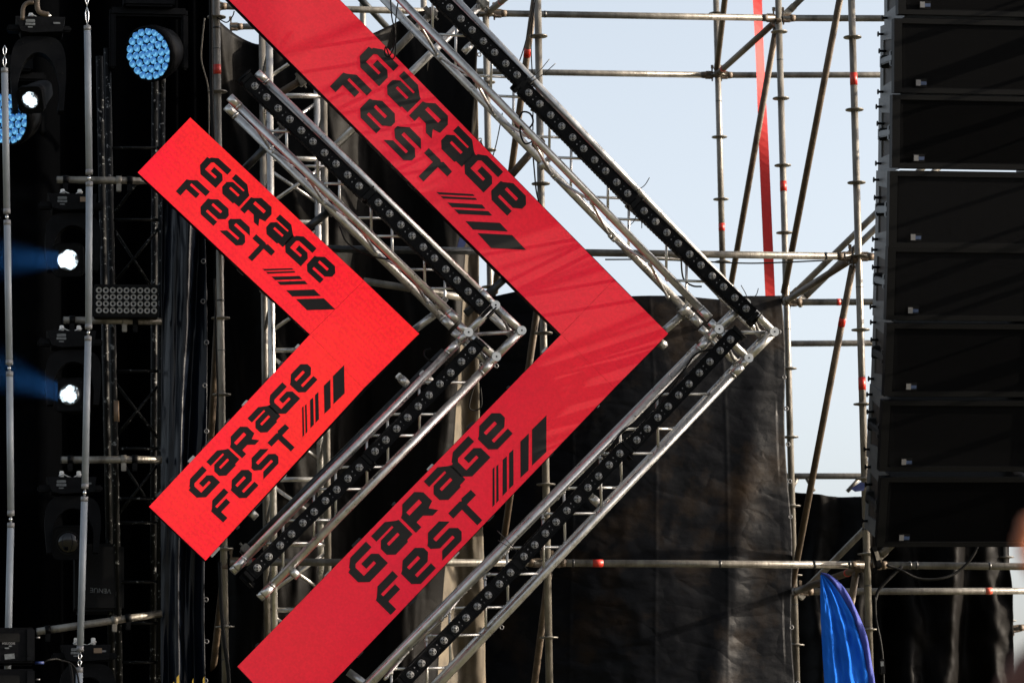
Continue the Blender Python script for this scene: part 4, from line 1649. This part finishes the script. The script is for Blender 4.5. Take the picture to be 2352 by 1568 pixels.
# ================================================================== flag
def flag():
    Y = -.55
    root = thing('feather_flag', 'blue satin feather flag at the lower right in front of the scaffold', 'flag', at(1945, 1660, Y))
    left = [(1885, 1316), (1885.5, 1360), (1887, 1420), (1890, 1480), (1895, 1568), (1900, 1700)]
    right = [(1886, 1315), (1915, 1342), (1950, 1398), (1972, 1450), (1988, 1520), (1997, 1575), (2006, 1700)]
    outer = [(1883, 1313), (1908, 1320), (1936, 1345), (1964, 1392), (1988, 1450), (2002, 1515), (2010, 1575), (2020, 1700)]
    cl = catmull([Vector((x, y, 0)) for x, y in left], 10)
    cr = catmull([Vector((x, y, 0)) for x, y in right], 10)
    co = catmull([Vector((x, y, 0)) for x, y in outer], 10)
    pick = lambda c, t: c[min(len(c) - 1, int(t * (len(c) - 1)))].lerp(c[min(len(c) - 1, int(t * (len(c) - 1)) + 1)], t * (len(c) - 1) % 1)
    m = MB()
    nx, ny = 48, 80
    for j in range(ny + 1):
        t = j / ny
        a, b = pick(cl, t), pick(cr, t)
        for i in range(nx + 1):
            s = i / nx
            q = a.lerp(b, s)
            wv = (.017 * math.sin(17 * s + 1.0 + .6 * math.sin(3 * t)) + .005 * math.sin(37 * s + 3 * t)) * min(1, t * 2.2 + .05) * min(1, (1 - s) * 3 + .15) + .012 * fbm(s * 5, t * 7, 9) * min(1, 3 * t)
            m.v.append(at(q.x, q.y, Y) + Vector((0, wv, 0)))
    for j in range(ny):
        for i in range(nx):
            k = j * (nx + 1) + i
            m.face((k, k + 1, k + nx + 2, k + nx + 1), 0, True)
    o = m.build('banner', M['flag'], root)
    o.modifiers.new('thickness', 'SOLIDIFY').thickness = .002
    m = MB()
    for j in range(ny + 1):
        t = j / ny
        a, b = pick(cr, t), pick(co, t)
        for i in range(7):
            s = i / 6
            q = a.lerp(b, s)
            m.v.append(at(q.x, q.y, Y) + Vector((0, -.016 * math.sin(math.pi * s) + .006 * math.sin(24 * t + 3 * s) + .004 * fbm(s, t * 30, 3), 0)))
    for j in range(ny):
        for i in range(6):
            k = j * 7 + i
            m.face((k, k + 1, k + 8, k + 7), 0, True)
    o = m.build('sleeve', M['sleeve'], root)
    o.modifiers.new('thickness', 'SOLIDIFY').thickness = .002
    m = MB()
    m.path([at(p.x - 7, p.y + 3, Y + .006) for p in co[3:]], .007, 8)
    m.build('flagpole', M['darksteel'], root)


flag()
# ================================================================== cables
CAB = [
    ('thin black cable hanging in a loop over the larger screen top', [(896, -20), (900, 40), (908, 75), (904, 110), (893, 130), (884, 124), (886, 108), (894, 128), (902, 136), (908, 120), (908, 60), (912, 20), (918, -10)], -.14, .0045),
    ('black cable coiled on the outer truss near mid height', [(1190, 278), (1200, 258), (1218, 262), (1224, 282), (1208, 300), (1196, 290), (1196, 310), (1206, 330), (1222, 326)], -.28, .006),
    ('long thin black cable slanting in the sky left of the upper pole', [(1227, -20), (1222, 30), (1205, 105), (1186, 160)], .2, .004),
    ('thin black cable running down the upper pole from the top edge', [(1232, -20), (1222, 60), (1220, 120), (1224, 200), (1224, 300)], .3, .004),
    ('black cable hanging down beside the clamp in front of the pole', [(1222, 330), (1228, 400), (1232, 440), (1240, 472)], .3, .005),
    ('thin black lacing from the tarpaulin eyelet down to the pole disc', [(1103, 322), (1116, 350), (1128, 374), (1136, 390)], 1.4, .004),
    ('thin black lacing slanting across the narrow sky gap', [(1154, 260), (1140, 330), (1128, 372)], 1.4, .004),
    ('black cable looping under a light bar of the outer truss, right part', [(1568, 574), (1565, 600), (1570, 640), (1590, 656), (1612, 658)], -.2, .006),
    ('thin black cable along the mid-height scaffold tube, sagging slightly', [(1390, 596), (1500, 596), (1600, 600), (1690, 604), (1760, 604), (1900, 598)], .38, .005),
    ('black cable running along the outer truss lower arm', [(1648, 800), (1600, 812), (1570, 850), (1520, 905), (1470, 960), (1430, 990), (1400, 1030)], -.30, .006),
    ('second black cable on the outer truss lower arm', [(1560, 868), (1515, 930), (1480, 980), (1420, 1000), (1392, 1050)], -.24, .005),
    ('black cable drooping under the inner truss corner', [(1030, 830), (1000, 832), (978, 822), (975, 806), (990, 800)], -.1, .006),
    ('black cable hanging behind the inner truss lower arm beside the dusty strip', [(1100, 860), (1085, 900), (1078, 935), (1092, 942), (1106, 930), (1104, 890)], .6, .005),
    ('black cable beside the left scaffold pole, from the screen down', [(492, 640), (496, 760), (500, 900), (500, 1040)], .34, .007),
    ('thick black cable down the left pole foot', [(505, 1290), (509, 1400), (516, 1480), (524, 1540), (528, 1640)], .30, .013),
    ('black cable draped along the inner truss upper arm, lower edge', [(780, 520), (800, 560), (860, 590), (910, 596), (930, 600)], -.2, .005),
    ('thin black cable loop behind the inner truss upper arm', [(905, 585), (900, 620), (912, 640), (925, 648)], .4, .004),
    ('black cable loop low behind the inner truss near its end', [(770, 1340), (790, 1380), (816, 1390), (822, 1362), (806, 1330), (790, 1310)], .1, .006),
    ('bundle cable sagging under the loudspeakers along the low tube', [(2250, 1292), (2282, 1306), (2330, 1318), (2380, 1330), (2430, 1326)], .35, .006),
]
CAB[-1] = ('cable bundle sagging between the low tube and the loudspeaker stack', [(2036, 1297), (2068, 1308), (2110, 1328), (2160, 1328), (2200, 1312), (2236, 1274), (2256, 1220)], .33, .009)
CAB += [
    ('black cable bending down from the low tube to the pole beside the flag', [(2072, 1300), (2040, 1330), (2018, 1355), (2010, 1380)], .34, .012),
    ('black cable hanging down right of the flag to a connector', [(2010, 1370), (2012, 1420), (2022, 1470), (2028, 1520), (2030, 1600)], .3, .008),
    ('pale thin rope hanging beside the curtain at the upper left pole', [(470, 42), (464, 100), (463, 140), (478, 200), (480, 260), (480, 330)], .6, .005),
    ('black power cable along the left pole top', [(484, -20), (485, 120), (487, 240), (492, 345)], .4, .012),
    ('thin black cable behind the pipe near the curtain', [(498, 40), (520, 52), (534, 38), (538, 26)], .4, .004),
    ('black cable hanging low on the left under the second post rung', [(160, 1520), (166, 1560), (160, 1640)], .4, .008),
]
for lab, pts, Y, r in CAB:
    m = MB()
    rr = random.Random(len(lab))
    m.path(catmull([at(x, y, Y + rr.uniform(-.01, .01)) for x, y in pts], 6), r, 8)
    o = m.build('rope' if 'rope' in lab else 'cable', M['rope'] if 'rope' in lab else M['rubber'])
    tag(o, lab, 'rope' if 'rope' in lab else 'cable', 'hanging cables')
# loose zip tie tails at the light bar ends
TIES = [('zip tie tails pointing right at the first joint of the outer bars', [((1197, 196), (1262, 136)), ((1200, 198), (1276, 146))]),
        ('zip tie tail at the middle joint of the outer bars', [((1458, 440), (1492, 408))]),
        ('zip tie tails sticking up at the outer truss corner', [((1716, 690), (1702, 655)), ((1722, 688), (1742, 662))]),
        ('zip tie tails hanging at the second joint of the outer bars', [((1462, 490), (1442, 520)), ((1464, 490), (1474, 524))]),
        ('zip tie tails on the outer truss lower arm beside the pale tarpaulin', [((1184, 1262), (1142, 1218)), ((1186, 1264), (1144, 1240))])]
for lab, ss in TIES:
    m = MB()
    for a, b in ss:
        A, B = at(*a, -.3), at(*b, -.33)
        m.path(catmull([A, A.lerp(B, .5) + Vector((.01, -.01, -.01)), B], 5), .0028, 6)
    tag(m.build('zip_tie', M['blacktape']), lab, 'zip tie', 'loose zip ties')
# power connectors by the flag and under the speakers
c = at(2026, 1530, .28)
root = thing('cable_connector', 'black cable connector hanging right of the flag', 'connector', c)
m = MB()
m.box(c, (.018, .018, .05), bev=.005)
m.box(c + Vector((-.004, -.019, .018)), (.010, .002, .016), mi=1)
m.build('body', [M['blackplastic'], M['sticker']], root)
c = at(2188, 1390, .2)
m = MB()
c = at(2012, 1280, .36)
ax = (Vector((.97, 0, .25)), Vector((0, 1, 0)), Vector((-.25, 0, .97)))
m.box(c, (.020, .025, .075), ax, bev=.006)
m.box(c + Vector((.002, -.027, .010)), (.013, .003, .030), ax, mi=1)
m.box(c + Vector((-.012, -.0, -.085)), (.013, .018, .020), ax, bev=.004)
tag(m.build('ratchet_buckle', [M['blackplastic'], M['galv']]), 'dark ratchet buckle hooked beside the low scaffold node', 'buckle')
m = MB()
c = at(2144, 1110, .5)
p = [at(1955, 1121, .3), at(1978, 1106, .3), at(1988, 1110, .3), at(1984, 1126, .3), at(1966, 1128, .3)]
m.prism(p, (0, .02, 0))
tag(m.build('blue_rag', M['bluetape']), 'small dark blue rag tied to the pole under the loudspeakers', 'rag')
p = [at(1156, 548, .8), at(1162, 548, .8), at(1158, 576, .8), at(1148, 578, .8), at(1152, 560, .8)]
m = MB()
m.prism([at(1068 + x, y, .8) for x, y in ((-12, 545), (4, 552), (-4, 572), (-18, 570))], (0, .03, 0))
tag(m.build('blue_rag', M['bluetape']), 'blue rag behind the larger screen edge, above the inner truss', 'rag')
m = MB()
for (x, h_, w_) in ((409, 30, 6), (443, 22, 3), (468, 26, 4), (398, 14, 5)):
    m.prism([at(x - w_, 1640, -.1), at(x + w_, 1640, -.1), at(x + w_ * .4, 1578 - h_, -.1), at(x - w_ * .5, 1584 - h_, -.1)], (0, .008, 0))
tag(m.build('yellow_tape', M['yellow']), 'torn yellow tape ends at the bottom edge below the curtain', 'tape')
# lattice girder webs on the rear tube
m = MB()
for (x0, x1) in ((1832, 1816), (1852, 1870), (2004, 1980)):
    m.tube(at(x0 if x0 < 1990 else 1976, 1096, R3), at(x1 if x0 < 1990 else 1946, 1128, R3), .016, 10)
tag(m.build('girder_web', M['galv']), 'slanting webs of the rear girder above the sagging tarpaulin', 'girder')
# hanging hook at the top left
m = MB()
m.path(catmull([at(52, 46, .2), at(53, 20, .2), at(62, 8, .2), at(78, 6, .2)], 6), .014, 10)
m.path(catmull([at(86, -20, .2), at(86, 18, .2), at(94, 30, .2), at(112, 34, .2)], 6), .017, 10)
tag(m.build('pipe_hook', M['brown']), 'bent steel hooks above the topmost moving spotlight', 'hook')


# ================================================================== the person at the right edge
def skinned(name, pts, edges, mt, parent=None, sub=2, root=0):
    me = bpy.data.meshes.new(name)
    og = Vector(parent['_o']) if parent is not None else Vector(pts[0][0])
    me.from_pydata([Vector(p[0]) - og for p in pts], edges, [])
    o = bpy.data.objects.new(name, me)
    COL.objects.link(o)
    if parent is not None:
        o.parent = parent
    else:
        o.location = og
    o.modifiers.new('skin', 'SKIN')
    for i, p in enumerate(pts):
        sv = me.skin_vertices[0].data[i]
        sv.radius = (p[1], p[1]) if not isinstance(p[1], tuple) else p[1]
        sv.use_root = (i == root)
    s = o.modifiers.new('sub', 'SUBSURF')
    s.levels = s.render_levels = sub
    me.materials.append(mt)
    for f in me.polygons:
        f.use_smooth = True
    o['_o'] = tuple(og)
    return o


hd = ray(2508, 1730, 4.0)                         # centre of the head
P = lambda x, y, z: Vector((hd.x + x, hd.y + y, z))
Z0 = hd.z
per = thing('person', 'blurred person at the right edge, raising a bent hand over the brown hair', 'person', P(0, 0, 0))
pts, ed = [], []


def add(p, r, to=None):
    pts.append((p, r))
    if to is not None:
        ed.append((to, len(pts) - 1))
    return len(pts) - 1


pel = add(P(0, 0, .98), .15)
wa = add(P(0, 0, 1.14), .135, pel)
ch = add(P(0, .0, Z0 - .42), .155, wa)
nb = add(P(0, 0, Z0 - .24), .085, ch)
nk = add(P(0, .01, Z0 - .15), .060, nb)
h1 = add(P(0, .015, Z0 - .06), .080, nk)
h2 = add(P(0, .01, Z0 + .03), .094, h1)
h3 = add(P(0, .0, Z0 + .09), .060, h2)
nose = add(P(0, .105, Z0 - .02), .016, h2)
for s in (-1, 1):
    er = add(P(s * .095, -.005, Z0 - .005), .018, h2)
    sh = add(P(s * .19, 0, Z0 - .29), .062, nb)
    if s > 0:
        el = add(P(.37, .04, Z0 - .02), .045, sh)
        wr = add(ray(2560, 1345, 3.92), .029, el)
        pm = add(ray(2460, 1285, 3.90), .036, wr)
        kn = add(ray(2410, 1262, 3.90), .036, pm)
        # four fingers bent towards the camera side, and the thumb from the side of the palm
        for i, (dy, dz, l1, l2, l3) in enumerate(((-.012, .030, 30, 22, 18), (-.004, .010, 34, 24, 18), (.002, -.010, 32, 22, 17), (.008, -.028, 26, 18, 15))):
            kx = 2396 - (0, 6, 3, -10)[i]
            ky = 1196 + i * 34
            a = add(ray(kx, ky, 3.885 + dy), .0105, kn)
            b = add(ray(kx - l1, ky + 4, 3.86 + dy), .0098, a)
            c_ = add(ray(kx - l1 - 8, ky + 14 + l2 * .3, 3.842 + dy), .0092, b)
            add(ray(kx - l1 + 12, ky + 18 + l3 * .3, 3.830 + dy), .0080, c_)
        t1 = add(ray(2450, 1222, 3.86), .016, pm)
        t2 = add(ray(2420, 1182, 3.84), .012, t1)
        add(ray(2388, 1168, 3.835), .0095, t2)
    else:
        el = add(P(-.25, -.02, Z0 - .57), .044, sh)
        wr = add(P(-.24, .10, Z0 - .80), .029, el)
        pm = add(P(-.24, .12, Z0 - .88), .036, wr)
        for i in range(4):
            a = add(P(-.24 + .004, .10 + i * .018, Z0 - .95), .0095, pm)
            b = add(P(-.235, .105 + i * .018, Z0 - .985), .0088, a)
            add(P(-.225, .110 + i * .017, Z0 - 1.012), .0078, b)
        t1 = add(P(-.225, .165, Z0 - .90), .013, pm)
        add(P(-.215, .185, Z0 - .945), .0095, t1)
    hp = add(P(s * .10, 0, .90), .098, pel)
    ke = add(P(s * .11, .02, .50), .062, hp)
    an = add(P(s * .115, -.02, .09), .042, ke)
    ft = add(P(s * .125, .12, .045), .042, an)
skinned('body', pts, ed, M['skin'], per)
# hair, shirt, trousers and shoes follow the body
m = MB()
n, k0 = 28, 0
for j in range(13):
    ph = math.pi * (j / 12) * .62
    for i in range(n):
        a = 2 * math.pi * i / n
        back = .5 - .5 * math.sin(a)
        r_ = .118 + .008 * fbm(math.cos(a) * 3, math.sin(a) * 3, j * .4)
        m.v.append(P(math.cos(a) * math.sin(ph) * r_, math.sin(a) * math.sin(ph) * r_ * 1.08 + .0, Z0 + .03 + math.cos(ph) * r_ * 1.05 - back * .05 * (j / 12)))
for j in range(12):
    for i in range(n):
        q = (i + 1) % n
        m.face((j * n + i, j * n + q, j * n + n + q, j * n + n + i), 0, True)
o = m.build('hair', M['hair'], per)
o.modifiers.new('thickness', 'SOLIDIFY').thickness = .012
sp = [(P(0, 0, .95), (.185, .145)), (P(0, 0, 1.14), (.172, .142)), (P(0, 0, Z0 - .42), (.185, .155)), (P(0, 0, Z0 - .26), (.125, .105)), (P(0, .005, Z0 - .20), .074),
      (P(.19, 0, Z0 - .29), .078), (P(.28, .02, Z0 - .16), .066), (P(-.19, 0, Z0 - .29), .078), (P(-.222, -.01, Z0 - .45), .064)]
skinned('shirt', sp, [(0, 1), (1, 2), (2, 3), (3, 4), (3, 5), (5, 6), (3, 7), (7, 8)], M['shirt'], per)
tp = [(P(0, 0, 1.0), .168), (P(.10, 0, .89), .116), (P(.11, .02, .50), .080), (P(.115, -.02, .12), .062), (P(-.10, 0, .89), .116), (P(-.11, .02, .50), .080), (P(-.115, -.02, .12), .062)]
skinned('trousers', tp, [(0, 1), (1, 2), (2, 3), (0, 4), (4, 5), (5, 6)], M['denim'], per)
for s in (-1, 1):
    m = MB()
    m.box(P(s * .12, .05, .05), (.052, .135, .05), bev=.03)
    m.build('shoe', M['shoe'], per)
for o in list(bpy.data.objects):
    if '_o' in o:
        del o['_o']
